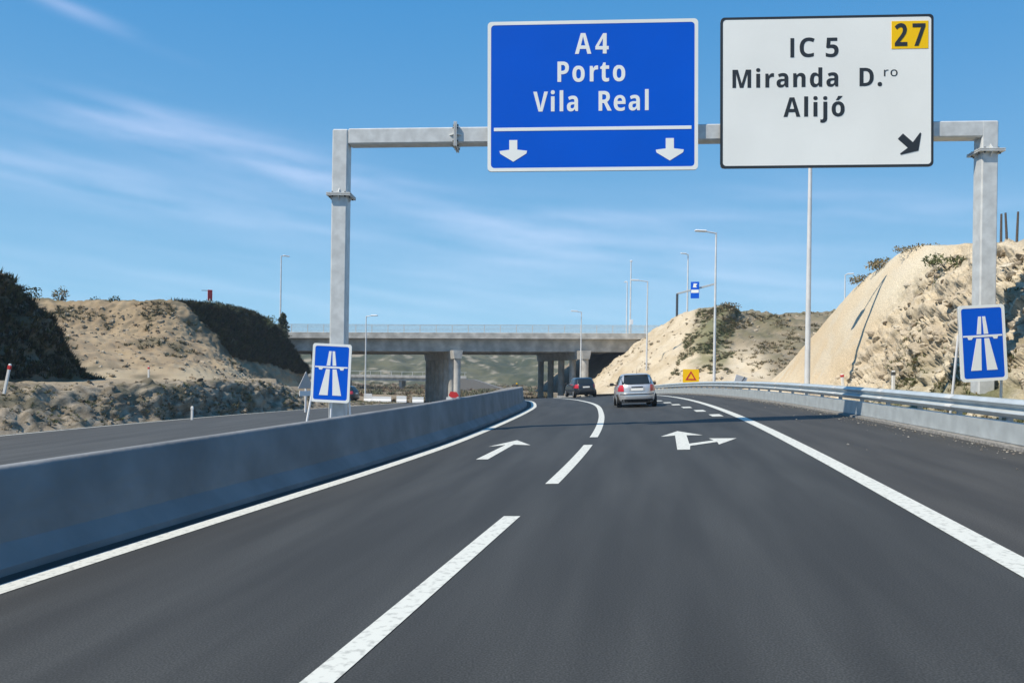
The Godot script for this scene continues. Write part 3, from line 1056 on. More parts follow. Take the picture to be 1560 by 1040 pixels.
func gantry() -> void:
	var base := Vector3(-4.45, -0.05, -20.2)
	var t := thing("sign_gantry", "grey steel portal gantry spanning the carriageway and carrying two large signs", "gantry", base)
	var right := Vector3(11.66, 0.75, -19.5) - base
	var w := 0.40
	var lt := Vector3(0, 7.78, 0)                    # beam axis at the left corner
	var rt := Vector3(right.x, 7.99, right.z)
	var ax := (rt - lt).normalized()
	var zb := ax.cross(Vector3.UP).normalized()
	var yb := zb.cross(ax).normalized()
	var bb := Basis(ax, yb, zb)
	var up := Basis(ax.slide(Vector3.UP).normalized(), Vector3.UP, zb)
	var g := Geo.new()
	g.box(Vector3(0, 3.885, 0), Vector3(w, 8.17, w), 0.03, up)
	g.box(Vector3(0, 0.03, 0), Vector3(0.75, 0.05, 0.75), 0.01, up)
	obj("post", g, M.galvanised, t)
	g = Geo.new()
	g.box(Vector3(rt.x, rt.y - 3.4, rt.z), Vector3(w, 7.2, w), 0.03, up)
	obj("post", g, M.galvanised, t)
	var beam_l := lt + ax * (w / 2 + 0.002)
	var beam_r := rt + ax * (w / 2)
	g = Geo.new()
	g.box((beam_l + beam_r) / 2 + Vector3(0, 0.003, 0), Vector3(beam_l.distance_to(beam_r), w, w - 0.006), 0.03, bb)
	obj("beam", g, M.galvanised, t)
	flange(t, Vector3(0, 6.3, 0), up, 0.62)
	flange(t, Vector3(rt.x, 7.45, rt.z), up, 0.62)
	flange(t, lt + ax * 2.95, Basis(-bb.y, bb.x, bb.z), 0.62)
	flange(t, lt + ax * 13.2, Basis(-bb.y, bb.x, bb.z), 0.62)
	for f in [0.30, 0.42, 0.54, 0.66, 0.78, 0.90]:
		g = Geo.new()
		g.box(lt.lerp(rt, f) + zb * 0.24 + Vector3(0, 0.75, 0), Vector3(0.09, 3.2, 0.08), 0.005, up)
		obj("sign_bracket", g, M.galvanised, t)
	gantry_basis = bb

var gantry_basis := Basis.IDENTITY
var font: Font

func rounded(w: float, h: float, r: float) -> PackedVector2Array:
	var p := PackedVector2Array()
	for c in [[w / 2 - r, h / 2 - r, 0.0], [-w / 2 + r, h / 2 - r, PI / 2], [-w / 2 + r, -h / 2 + r, PI], [w / 2 - r, -h / 2 + r, 1.5 * PI]]:
		for k in 6:
			var a: float = c[2] + k / 5.0 * PI / 2
			p.append(Vector2(c[0] + cos(a) * r, c[1] + sin(a) * r))
	return p

func ring(outer: PackedVector2Array, inner: PackedVector2Array, z0: float, z1: float) -> Geo:
	var g := Geo.new()
	var n := outer.size()
	for i in n:
		var j := (i + 1) % n
		var a := outer[i]
		var b := outer[j]
		var c := inner[j]
		var d := inner[i]
		g.quad(Vector3(d.x, d.y, z1), Vector3(a.x, a.y, z1), Vector3(b.x, b.y, z1), Vector3(c.x, c.y, z1))
		g.quad(Vector3(a.x, a.y, z0), Vector3(b.x, b.y, z0), Vector3(b.x, b.y, z1), Vector3(a.x, a.y, z1))
		g.quad(Vector3(d.x, d.y, z1), Vector3(c.x, c.y, z1), Vector3(c.x, c.y, z0), Vector3(d.x, d.y, z0))
	return g

# one word in raised letters: left and right edge, baseline and capital height in metres on the sign
func word(t: Node3D, text: String, x0: float, x1: float, base: float, cap: float, m: Material, z: float, spacing := 2, bold := true) -> void:
	var sf := SystemFont.new()
	sf.font_names = PackedStringArray(["Droid Sans"])
	sf.font_weight = 700 if bold else 400
	var fv := FontVariation.new()
	fv.base_font = sf
	fv.spacing_glyph = spacing
	var ref := TextMesh.new()
	ref.font = fv
	ref.font_size = 64
	ref.pixel_size = 0.01
	ref.depth = 0.0
	ref.text = "H"
	var ch := ref.get_aabb().size.y
	var tm := TextMesh.new()
	tm.font = fv
	tm.font_size = 64
	tm.pixel_size = 0.01
	tm.depth = 0.03
	tm.text = text
	tm.curve_step = 1.0
	tm.horizontal_alignment = HORIZONTAL_ALIGNMENT_LEFT
	tm.vertical_alignment = VERTICAL_ALIGNMENT_BOTTOM
	var bb := tm.get_aabb()
	var hb := TextMesh.new()
	hb.font = fv
	hb.font_size = 64
	hb.pixel_size = 0.01
	hb.depth = 0.0
	hb.text = "H" + text
	hb.horizontal_alignment = HORIZONTAL_ALIGNMENT_LEFT
	hb.vertical_alignment = VERTICAL_ALIGNMENT_BOTTOM
	ref.horizontal_alignment = HORIZONTAL_ALIGNMENT_LEFT
	ref.vertical_alignment = VERTICAL_ALIGNMENT_BOTTOM
	var y0 := ref.get_aabb().position.y
	var o := MeshInstance3D.new()
	o.mesh = tm
	o.material_override = m
	o.name = "lettering"
	t.add_child(o, true)
	var sx := (x1 - x0) / bb.size.x
	var sy := cap / ch
	o.scale = Vector3(sx, sy, 0.3)
	o.position = Vector3(x0 - bb.position.x * sx, base - y0 * sy, z)

func arrow_down(cx: float, top: float, tip: float, half: float) -> PackedVector2Array:
	return PackedVector2Array([Vector2(cx - 0.1, top), Vector2(cx + 0.1, top), Vector2(cx + 0.1, tip + 0.30), Vector2(cx + half, tip + 0.27), Vector2(cx + half - 0.02, tip + 0.20), Vector2(cx, tip), Vector2(cx - half + 0.02, tip + 0.20), Vector2(cx - half, tip + 0.27), Vector2(cx - 0.1, tip + 0.30)])

func sign_board(called: String, label: String, at: Vector3, w: float, h: float, face: Material, rim: Material, border: float) -> Node3D:
	var t := thing(called, label, "road sign", at)
	t.basis = gantry_basis
	var g := Geo.new()
	g.prism(rounded(w, h, 0.09), -0.04, 0.0)
	obj("back_panel", g, M.steel_back, t)
	g = Geo.new()
	g.prism(rounded(w - 2 * border - 0.004, h - 2 * border - 0.004, 0.08), 0.0005, 0.009)
	obj("face", g, face, t)
	obj("border", ring(rounded(w, h, 0.1), rounded(w - 2 * border, h - 2 * border, 0.09), -0.045, 0.013), rim, t)
	return t

func overhead_signs() -> void:
	var off := gantry_basis.z * 0.33
	var t := sign_board("direction_sign", "large blue overhead sign reading A 4 Porto Vila Real with two down arrows", Vector3(1.91, 8.71, -19.925) + off, 5.22, 3.74, M.sign_blue, M.sign_white, 0.085)
	var z := 0.010
	word(t, "A 4", -0.432, 0.407, 1.035, 0.505, M.sign_white, z, -4)
	word(t, "Porto", -0.865, 0.815, 0.346, 0.505, M.sign_white, z, 4)
	word(t, "Vila  Real", -1.468, 1.395, -0.386, 0.49, M.sign_white, z, 3)
	var g := Geo.new()
	g.box(Vector3(0, -0.823, z), Vector3(4.9, 0.085, 0.012), 0.004)
	obj("divider_line", g, M.sign_white, t)
	for a in [[-1.965, -1.09, -1.63], [1.917, -1.085, -1.64]]:
		g = Geo.new()
		g.prism(arrow_down(a[0], a[1], a[2], 0.345), z - 0.003, z + 0.006)
		obj("arrow", g, M.sign_white, t)
	t = sign_board("direction_sign", "large white overhead sign reading IC 5 Miranda D. Alijó with yellow exit number", Vector3(7.64, 8.80, -19.68) + off, 5.15, 3.72, M.sign_white, M.sign_black, 0.055)
	g = Geo.new()
	g.box(Vector3(-0.83, 1.088, z + 0.001), Vector3(0.09, 0.47, 0.01), 0.0)
	obj("lettering", g, M.sign_black, t)
	word(t, "C 5", -0.65, 0.29, 0.853, 0.47, M.sign_black, z, 2)
	word(t, "Miranda  D.", -2.285, 1.34, 0.121, 0.445, M.sign_black, z, 3)
	word(t, "ro", 1.386, 1.711, 0.356, 0.21, M.sign_black, z, 3, false)
	word(t, "Alijó", -1.04, 0.438, -0.609, 0.465, M.sign_black, z, 4)
	g = Geo.new()
	g.box(Vector3(2.008, 1.358, z + 0.001), Vector3(0.885, 0.68, 0.012), 0.003)
	obj("number_plate", g, M.sign_yellow, t)
	word(t, "27", 1.64, 2.375, 1.085, 0.545, M.sign_black, z + 0.009, 10)
	g = Geo.new()
	g.prism(PackedVector2Array([Vector2(1.72, -1.181), Vector2(1.842, -1.053), Vector2(2.08, -1.268), Vector2(2.255, -1.03), Vector2(2.281, -1.06), Vector2(2.215, -1.475), Vector2(1.79, -1.572), Vector2(1.775, -1.54), Vector2(1.96, -1.401)]), z - 0.003, z + 0.006)
	obj("arrow", g, M.sign_black, t)

func motorway_sign(label: String, at: Vector3, basis: Basis, w: float, h: float, leg: float, legs: Array) -> void:
	var t := thing("motorway_sign", label, "road sign", at, 0.0, "motorway start signs")
	t.basis = basis
	var mid := Vector3(0, leg + h / 2, 0)
	var parts := Node3D.new()
	parts.free()
	var g := Geo.new()
	var T := Transform3D(Basis.IDENTITY, mid)
	g.prism(rounded(w, h, 0.06), -0.03, 0.0, T)
	obj("back_panel", g, M.steel_back, t)
	g = Geo.new()
	g.prism(rounded(w - 0.13, h - 0.13, 0.05), 0.0005, 0.006, T)
	obj("face", g, M.sign_blue, t)
	g = ring(rounded(w, h, 0.07), rounded(w - 0.126, h - 0.126, 0.055), -0.033, 0.009)
	for i in g.v.size(): g.v[i] += mid
	obj("border", g, M.sign_white, t)
	# the symbol: two carriageways narrowing upwards, cut by a bridge
	var k := w / 1.0
	var lanes := [
		[Vector2(-0.285, -0.57), Vector2(-0.06, -0.57), Vector2(-0.035, 0.10), Vector2(-0.135, 0.10)],
		[Vector2(0.06, -0.57), Vector2(0.285, -0.57), Vector2(0.135, 0.10), Vector2(0.035, 0.10)],
		[Vector2(-0.125, 0.19), Vector2(-0.03, 0.19), Vector2(-0.012, 0.56), Vector2(-0.075, 0.56)],
		[Vector2(0.03, 0.19), Vector2(0.125, 0.19), Vector2(0.075, 0.56), Vector2(0.012, 0.56)]]
	for q in lanes:
		var pp := PackedVector2Array()
		for p in q: pp.append(p * k)
		g = Geo.new()
		g.prism(pp, 0.003, 0.011, T)
		obj("lane_symbol", g, M.sign_white, t)
	g = Geo.new()
	g.prism(PackedVector2Array([Vector2(-0.42, 0.135) * k, Vector2(-0.33, 0.135) * k, Vector2(-0.31, 0.08) * k, Vector2(-0.24, 0.08) * k, Vector2(-0.21, 0.125) * k, Vector2(0.21, 0.125) * k, Vector2(0.24, 0.08) * k, Vector2(0.31, 0.08) * k, Vector2(0.33, 0.135) * k, Vector2(0.42, 0.135) * k, Vector2(0.42, 0.17) * k, Vector2(-0.42, 0.17) * k]), 0.003, 0.0115, T)
	obj("bridge_symbol", g, M.sign_white, t)
	for l in legs:
		g = Geo.new()
		g.tube([Vector3(l[0], -0.1, l[2]), Vector3(l[1], leg + h * 0.62, -0.055)], [0.027, 0.027], 8)
		obj("leg", g, M.lamp_white, t)

func motorway_signs() -> void:
	var b := Basis(Vector3.UP, -0.02) * Basis(Vector3.BACK, -0.035)
	var p := Vector3(-4.60, -0.02, -19.75)
	motorway_sign("blue motorway sign on three legs behind the concrete barrier, before the left gantry post", p, b, 0.98, 1.47, 1.0, [[-0.62, -0.38, 0.05], [0.02, 0.03, -0.1], [0.56, 0.38, -0.25]])
	b = Basis(Vector3.UP, 0.04) * Basis(Vector3.BACK, 0.07)
	p = Vector3(10.02, 0.62, -16.55)
	motorway_sign("blue motorway sign on splayed legs behind the guard rail, before the right gantry post", p, b, 1.0, 1.60, 1.12, [[-0.56, -0.48, -0.5], [0.60, 0.48, -0.5]])

func lamp_post(label: String, at: Vector3, h: float, arm: Vector3, r: float) -> void:
	var t := thing("street_lamp", label, "street lamp", at, 0.0, "tall lamps along the motorway")
	var g := Geo.new()
	g.tube([Vector3(0, -0.6, 0), Vector3(0, h, 0)], [r, r * 0.55], 12)
	obj("pole", g, M.pole_steel, t)
	if arm.length() > 0.01:
		g = Geo.new()
		var a0 := Vector3(0, h - 0.05, 0)
		g.tube([a0, a0 + arm * 0.5 + Vector3(0, 0.06, 0), a0 + arm + Vector3(0, 0.12, 0)], [r * 0.5, r * 0.45, r * 0.4], 8)
		obj("arm", g, M.pole_steel, t)
		g = Geo.new()
		var b := Basis.looking_at(arm.normalized())
		g.box(a0 + arm * 1.28 + Vector3(0, 0.13, 0), Vector3(0.36, 0.15, 0.95), 0.06, b)
		obj("lamp_head", g, M.lamp_white, t)

func lamps() -> void:
	lamp_post("tall lamp post rising behind the white overhead sign, on the right verge", Vector3(11.63, 1.2, -31.0), 11.2, Vector3(-1.7, 0, 0.1), 0.115)
	lamp_post("tall street lamp with its arm to the left, before the green slope patch", Vector3(15.92, 1.1, -62.0), 12.2, Vector3(-1.0, 0, 0.2), 0.12)
	lamp_post("street lamp with arm to the left beside the right end of the overpass", Vector3(15.7, 1.1, -92.0), 12.05, Vector3(-1.2, 0, 0.2), 0.12)
	lamp_post("street lamp before the right-hand columns of the overpass", Vector3(9.4, -1.4, -108.0), 12.2, Vector3(-0.8, 0, 0.3), 0.12)
	lamp_post("street lamp before the overpass just right of the left gantry post", Vector3(-19.38, -1.6, -104.0), 11.1, Vector3(0.9, 0, 0.3), 0.12)
	lamp_post("lamp post behind the shaded mound, left of the gantry", Vector3(-31.9, 5.0, -108.0), 12.9, Vector3(0.4, 0, -0.5), 0.14)
	lamp_post("tall thin lamp post on the overpass approach, left of the small blue sign", Vector3(26.8, 8.0, -121.0), 13.0, Vector3(-0.6, 0, 0.2), 0.16)
	lamp_post("tall thin lamp on the overpass near its right end, the taller of a pair", Vector3(17.9, 8.3, -120.0), 11.4, Vector3(0.1, 0, -0.6), 0.14)
	lamp_post("thin lamp on the overpass near its right end, the shorter of a pair", Vector3(19.1, 8.4, -132.0), 9.6, Vector3(-0.1, 0, -0.6), 0.14)
	lamp_post("faint lamp top showing behind the sandy slope on the right", Vector3(47.2, 10.0, -112.0), 7.0, Vector3(0.5, 0, 0.2), 0.12)

# ---------------------------------------------------------------- vehicles
func ring_at(st: Array, y: float) -> Array:
	for i in st.size() - 1:
		if y <= st[i + 1][0]:
			var t: float = clampf((y - st[i][0]) / (st[i + 1][0] - st[i][0]), 0, 1)
			var o := []
			for k in 5: o.append(lerpf(st[i][k], st[i + 1][k], t))
			return o
	return st[st.size() - 1]

func on_rear(st: Array, x: float, y: float, out: float) -> Vector3:
	var r := ring_at(st, y)
	var zc: float = (r[2] + r[3]) / 2
	var b: float = (r[3] - r[2]) / 2
	var q := pow(maxf(0.0, 1.0 - pow(absf(x) / r[1], r[4])), 1.0 / r[4])
	return Vector3(x, y, -(zc - b * q) + out)

func on_side(st: Array, z: float, y: float, side: float, out: float) -> Vector3:
	var r := ring_at(st, y)
	var zc: float = (r[2] + r[3]) / 2
	var b: float = (r[3] - r[2]) / 2
	var q := pow(maxf(0.0, 1.0 - pow(absf(z - zc) / b, r[4])), 1.0 / r[4])
	return Vector3(side * (r[1] * q + out), y, -z)

func patch(fn: Callable, u0: float, u1: float, v0: float, v1: float, nu: int, nv: int) -> Geo:
	var g := Geo.new()
	for i in nu:
		for j in nv:
			var a := [u0 + (u1 - u0) * i / nu, u0 + (u1 - u0) * (i + 1) / nu]
			var b := [v0 + (v1 - v0) * j / nv, v0 + (v1 - v0) * (j + 1) / nv]
			g.quad(fn.call(a[0], b[0]), fn.call(a[1], b[0]), fn.call(a[1], b[1]), fn.call(a[0], b[1]))
	return g

func make_car(label: String, at: Vector3, heading: float, tilt: float, paint: Material, st: Array, full: bool) -> Node3D:
	var t := thing("car", label, "car", at)
	t.basis = Basis(Vector3.UP, heading) * Basis(Vector3.BACK, tilt)
	var g := Geo.new()
	var rings := []
	var nn := 48
	for s in st:
		var rg := []
		var zc: float = (s[2] + s[3]) / 2
		var b: float = (s[3] - s[2]) / 2
		for k in nn:
			var a := TAU * k / nn
			var cx := cos(a)
			var sz := sin(a)
			rg.append(Vector3(s[1] * signf(cx) * pow(absf(cx), 2.0 / s[4]), s[0], -(zc + b * signf(sz) * pow(absf(sz), 2.0 / s[4]))))
		rings.append(rg)
	for i in rings.size() - 1:
		for k in nn:
			var k2 := (k + 1) % nn
			g.quad(rings[i][k], rings[i][k2], rings[i + 1][k2], rings[i + 1][k])
	var m := rings.size() - 1
	for k in range(1, nn - 1):
		g.tri(rings[m][0], rings[m][k], rings[m][k + 1])
		g.tri(rings[0][0], rings[0][k + 1], rings[0][k])
	obj("body", smooth_mesh(g, 38.0), paint, t)
	var L: float = st[4][3]
	var hw: float = st[4][1]
	var top: float = st[m][0]
	# rear window, side windows, tail lights
	obj("rear_window", smooth_mesh(patch(func(x, y): return on_rear(st, x, y, 0.012), -hw * 0.73, hw * 0.73, 1.0, top - 0.11, 10, 6)), M.car_glass, t)
	for sd in [-1.0, 1.0]:
		obj("side_window", smooth_mesh(patch(func(z, y): return on_side(st, z, y, sd, 0.008), 0.62, 1.45, 0.99, top - 0.10, 6, 5)), M.car_glass, t)
		obj("side_window", smooth_mesh(patch(func(z, y): return on_side(st, z, y, sd, 0.008), 1.52, 2.45, 0.99, top - 0.10, 6, 5)), M.car_glass, t)
		obj("tail_light", smooth_mesh(patch(func(x, y): return on_rear(st, x, y, 0.014), sd * hw * 0.66, sd * hw * 0.955, 0.70, 0.98, 6, 5)), M.tail_light, t)
	obj("bumper_valance", smooth_mesh(patch(func(x, y): return on_rear(st, x, y, 0.012), -hw * 0.9, hw * 0.9, 0.235, 0.36, 12, 3)), M.trim_black, t)
	obj("bumper_strip", smooth_mesh(patch(func(x, y): return on_rear(st, x, y, 0.014), -hw * 0.96, hw * 0.96, 0.56, 0.60, 14, 1)), M.trim_black, t)
	obj("plate_recess", smooth_mesh(patch(func(x, y): return on_rear(st, x, y, 0.008), -0.34, 0.34, 0.70, 0.87, 4, 2)), M.trim_black if not full else M.steel_back, t)
	obj("number_plate", smooth_mesh(patch(func(x, y): return on_rear(st, x, y, 0.016), -0.26, 0.26, 0.725, 0.83, 4, 2)), M.plate, t)
	g = Geo.new()
	g.box(on_rear(st, 0, 0.89, 0.02), Vector3(0.5, 0.03, 0.04), 0.01)
	obj("tailgate_handle", g, M.trim_black, t)
	if full:
		g = Geo.new()
		g.box(on_rear(st, 0, top - 0.055, 0.03), Vector3(hw * 1.25, 0.035, 0.16), 0.012)
		obj("roof_spoiler", g, paint, t)
		g = Geo.new()
		g.tube([Vector3(0.05, top - 0.02, -0.75), Vector3(0.05, top + 0.22, -0.62)], [0.006, 0.004], 6)
		obj("aerial", g, M.trim_black, t)
	for sd in [-1.0, 1.0]:
		g = Geo.new()
		g.box(Vector3(sd * (hw + 0.10), 1.0, -L + 1.55), Vector3(0.2, 0.14, 0.12), 0.04)
		g.box(Vector3(sd * (hw - 0.02), 0.97, -L + 1.5), Vector3(0.14, 0.05, 0.06), 0.01)
		obj("mirror", g, M.trim_black, t)
		for z in [0.72, L - 0.82]:
			g = Geo.new()
			var x0: float = sd * (hw - 0.21)
			var x1: float = sd * (hw - 0.005)
			g.tube([Vector3(x0, 0.30, -z), Vector3(lerpf(x0, x1, 0.15), 0.30, -z), Vector3(lerpf(x0, x1, 0.85), 0.30, -z), Vector3(x1, 0.30, -z)], [0.27, 0.305, 0.305, 0.27], 22)
			var tyre := obj("wheel", g, M.tyre, t)
			g = Geo.new()
			g.tube([Vector3(x1 - sd * 0.01, 0.30, -z), Vector3(x1 + sd * 0.012, 0.30, -z)], [0.19, 0.17], 18)
			obj("rim", g, M.rim, tyre)
	return t

func vehicles() -> void:
	# rings: height, half width, rear z, front z, squareness
	var hatch := [[0.20, 0.72, 0.14, 4.0, 5.0], [0.26, 0.80, 0.06, 4.10, 5.0], [0.38, 0.84, 0.01, 4.16, 5.0], [0.52, 0.865, 0.0, 4.18, 4.6], [0.61, 0.87, 0.02, 4.16, 4.6], [0.625, 0.865, 0.07, 4.14, 4.6], [0.80, 0.86, 0.09, 4.02, 4.6], [0.90, 0.835, 0.12, 3.70, 4.8], [0.97, 0.80, 0.16, 3.05, 5.0], [1.12, 0.745, 0.27, 2.78, 5.0], [1.30, 0.68, 0.42, 2.45, 5.0], [1.40, 0.63, 0.52, 2.25, 4.6], [1.455, 0.55, 0.66, 2.05, 4.2], [1.475, 0.36, 0.95, 1.75, 3.6]]
	var silver := road(682.42, 33.6)
	var a := along(34.3)
	var sc := make_car("silver hatchback driving away in the right lane", silver, atan2(-a.x, -a.z) + 0.05, 0.05, M.paint_silver, hatch, true)
	sc.scale = Vector3.ONE * 0.96
	var dark := road(679.85, 59.0)
	a = along(60.0)
	make_car("dark car further ahead, driving away towards the overpass", dark, atan2(-a.x, -a.z) + 0.24, 0.05, M.paint_dark, hatch, false)
	var pk := make_car("small dark car parked beyond the opposite carriageway", Vector3(-14.3, gy(-12.0, 73.0) + 0.18, -73.0), 1.3, 0.0, M.paint_dark, hatch, false)
	var br := make_car("small dark car crossing the overpass behind the railing", Vector3(-11.9, 7.5, -131.0), PI / 2, 0.0, M.paint_dark, hatch, false)

# ---------------------------------------------------------------- small things
func delineator(label: String, at: Vector3, h: float, lean: float, head: Material) -> void:
	var t := thing("marker_post", label, "marker post", at, 0.0, "roadside marker posts")
	t.rotation.z = lean
	var g := Geo.new()
	g.box(Vector3(0, h * 0.5 - 0.1, 0), Vector3(0.11, h + 0.2, 0.07), 0.02)
	obj("post", g, M.plastic_white, t)
	g = Geo.new()
	g.box(Vector3(0, h * 0.86, 0.0), Vector3(0.125, h * 0.16, 0.085), 0.01)
	obj("reflector_band", g, head, t)

func small_signs() -> void:
	delineator("leaning white marker post with red top at the far left", Vector3(-19.32, 0.95, -30.0), 0.98, -0.19, M.sign_red)
	delineator("white marker post at the edge of the opposite carriageway", Vector3(-14.85, -0.62, -36.6), 0.74, 0.0, M.plastic_white)
	delineator("small red and white post on the flat ground before the brown mound", Vector3(-25.4, 1.15, -55.0), 0.95, 0.0, M.sign_red)
	delineator("short red and white post behind the guard rail, beside the rocks", Vector3(13.05, 1.45, -31.0), 0.55, 0.1, M.sign_red)
	delineator("dark short post behind the guard rail, left of the blue sign", Vector3(12.6, 1.4, -26.0), 0.68, 0.0, M.steel_dark)
	# red and white marker on the median barrier
	var bt := road(curve(LEFT, 21.4) - 0.71, 21.4, 0.94)
	var t := thing("barrier_marker", "red triangular marker on a white foot on top of the concrete barrier", "marker", bt)
	var g := Geo.new()
	g.prism(PackedVector2Array([Vector2(-0.05, 0.0), Vector2(0.05, 0.0), Vector2(0.03, 0.12), Vector2(-0.03, 0.05)]), -0.04, 0.0)
	obj("foot", g, M.plastic_white, t)
	g = Geo.new()
	g.prism(PackedVector2Array([Vector2(-0.13, 0.10), Vector2(-0.07, 0.04), Vector2(0.07, 0.03), Vector2(0.15, 0.09), Vector2(0.08, 0.19), Vector2(-0.08, 0.20)]), -0.02, 0.02)
	obj("red_plate", g, M.sign_red, t)
	bt = road(curve(LEFT, 52.0) - 0.71, 52.0, 0.94)
	t = thing("barrier_marker", "small dark post standing on the far sunlit end of the barrier", "marker", bt)
	g = Geo.new()
	g.box(Vector3(0, 0.14, 0), Vector3(0.14, 0.28, 0.1), 0.02)
	obj("body", g, M.steel_dark, t)
	g = Geo.new()
	g.box(Vector3(0, 0.22, 0.055), Vector3(0.1, 0.08, 0.012), 0.003)
	obj("reflector", g, M.sign_yellow, t)
	# yellow works sign beside the slope
	t = thing("works_sign", "square yellow works sign with a red triangle beside the right slope", "road sign", Vector3(14.55, 1.05, -64.0), -0.1)
	g = Geo.new()
	g.prism(rounded(1.3, 1.1, 0.05), -0.03, 0.0, Transform3D(Basis.IDENTITY, Vector3(0, 0.95, 0)))
	obj("panel", g, M.sign_yellow, t)
	var tri3 := PackedVector2Array([Vector2(-0.45, 0.62), Vector2(0.45, 0.62), Vector2(0, 1.38)])
	var in3 := PackedVector2Array([Vector2(-0.26, 0.73), Vector2(0.26, 0.73), Vector2(0, 1.17)])
	g = ring(tri3, in3, 0.001, 0.012)
	obj("triangle", g, M.sign_red, t)
	for x in [-0.45, 0.45]:
		g = Geo.new()
		g.tube([Vector3(x, -0.2, -0.06), Vector3(x, 1.3, -0.06)], [0.03, 0.03], 8)
		obj("leg", g, M.galvanised, t)
	# a board seen from behind
	t = thing("sign_board_back", "pale tilted sign board seen from behind, right of the yellow works sign", "road sign", Vector3(16.75, 1.0, -58.0), 0.3)
	t.rotation.z = -0.08
	g = Geo.new()
	g.prism(PackedVector2Array([Vector2(-0.55, 0.35), Vector2(0.45, 0.30), Vector2(0.62, 0.95), Vector2(-0.35, 1.12)]), -0.02, 0.02)
	obj("panel", g, M.lamp_white, t)
	g = Geo.new()
	g.box(Vector3(0.15, 0.65, 0.03), Vector3(0.07, 0.85, 0.03), 0.005, Basis(Vector3.BACK, -0.6))
	obj("brace", g, M.steel_dark, t)
	g = Geo.new()
	g.tube([Vector3(0, -0.3, 0.04), Vector3(0, 0.6, 0.04)], [0.035, 0.035], 8)
	obj("leg", g, M.galvanised, t)
	# triangular sign seen half from behind, left of the blue motorway sign
	t = thing("warning_sign", "pale triangular sign on a white post beyond the opposite carriageway", "road sign", Vector3(-11.0, -0.62, -42.0), 0.9)
	g = Geo.new()
	g.prism(PackedVector2Array([Vector2(-0.5, 1.55), Vector2(0.5, 1.55), Vector2(0.0, 2.45)]), -0.02, 0.02)
	obj("panel", g, M.steel_back, t)
	g = Geo.new()
	g.prism(PackedVector2Array([Vector2(-0.4, 1.15), Vector2(0.4, 1.15), Vector2(0.4, 1.42), Vector2(-0.4, 1.42)]), -0.02, 0.02)
	obj("lower_panel", g, M.lamp_white, t)
	g = Geo.new()
	g.tube([Vector3(0.05, -0.2, -0.07), Vector3(0.05, 2.4, -0.07)], [0.05, 0.05], 10)
	obj("post", g, M.lamp_white, t)
	# red flag-like board on the mound
	t = thing("red_board", "narrow red board on a white post on top of the brown mound", "board", Vector3(-33.9, 9.0, -88.0))
	g = Geo.new()
	g.tube([Vector3(0, -0.4, 0), Vector3(0, 1.0, 0)], [0.09, 0.08], 8)
	obj("post", g, M.plastic_white, t)
	g = Geo.new()
	g.box(Vector3(0.0, 1.35, 0.0), Vector3(0.5, 1.25, 0.06), 0.02, Basis(Vector3.UP, 0.5))
	obj("panel", g, M.sign_red, t)
	g = Geo.new()
	g.box(Vector3(-0.5, 1.9, 0.0), Vector3(0.9, 0.06, 0.06), 0.01)
	obj("cross_bar", g, M.steel_dark, t)
	# cantilever sign beyond the far slope
	t = thing("cantilever_sign", "small blue sign on a grey cantilever arm above the far slope", "road sign", Vector3(24.8, 9.5, -119.0))
	g = Geo.new()
	g.box(Vector3(0, 2.5, 0), Vector3(0.32, 5.4, 0.32), 0.03)
	obj("post", g, M.steel_dark, t)
	g = Geo.new()
	g.box(Vector3(2.75, 5.95, 0), Vector3(5.75, 0.28, 0.28), 0.02, Basis(Vector3.BACK, 0.27))
	obj("arm", g, M.galvanised, t)
	g = Geo.new()
	g.prism(rounded(1.25, 2.5, 0.08), -0.03, 0.03, Transform3D(Basis(Vector3.UP, -0.3), Vector3(2.6, 5.75, 0.3)))
	obj("panel", g, M.sign_blue, t)
	g = Geo.new()
	g.prism(PackedVector2Array([Vector2(-0.55, -0.42), Vector2(0.55, -0.42), Vector2(0.55, 0.05), Vector2(-0.55, 0.05)]), 0.032, 0.04, Transform3D(Basis(Vector3.UP, -0.3), Vector3(2.6, 5.75, 0.3)))
	obj("white_band", g, M.sign_white, t)
	g = Geo.new()
	g.prism(PackedVector2Array([Vector2(-0.3, 0.4), Vector2(0.3, 0.4), Vector2(0.12, 0.62), Vector2(0.35, 0.95), Vector2(-0.2, 1.0)]), 0.032, 0.04, Transform3D(Basis(Vector3.UP, -0.3), Vector3(2.6, 5.75, 0.3)))
	obj("white_symbol", g, M.sign_white, t)
	# small white plate on the overpass railing
	t = thing("bridge_plate", "small white plate on a post at the right end of the overpass railing", "plate", Vector3(17.6, 8.4, -116.5))
	g = Geo.new()
	g.box(Vector3(0, 1.75, 0), Vector3(0.42, 0.75, 0.05), 0.02)
	obj("panel", g, M.lamp_white, t)
	g = Geo.new()
	g.tube([Vector3(0, 0, 0), Vector3(0, 1.4, 0)], [0.04, 0.04], 8)
	obj("post", g, M.galvanised, t)
	# white works barriers beyond the opposite carriageway and by the columns
	var spots := [[-13.7, -75.0, 0.75, 0.8, "narrow upright white plastic barrier beyond the opposite carriageway"], [-12.6, -76.0, 1.9, 0.55, "long low white plastic barrier beyond the opposite carriageway"], [-11.2, -80.0, 1.0, 0.65, "short white plastic barrier, right of the long low one"], [-10.0, -84.0, 1.2, 0.6, "white plastic barrier between the short one and the overpass columns"], [-6.9, -92.0, 1.5, 0.75, "white plastic barrier at the foot of the left overpass columns"]]
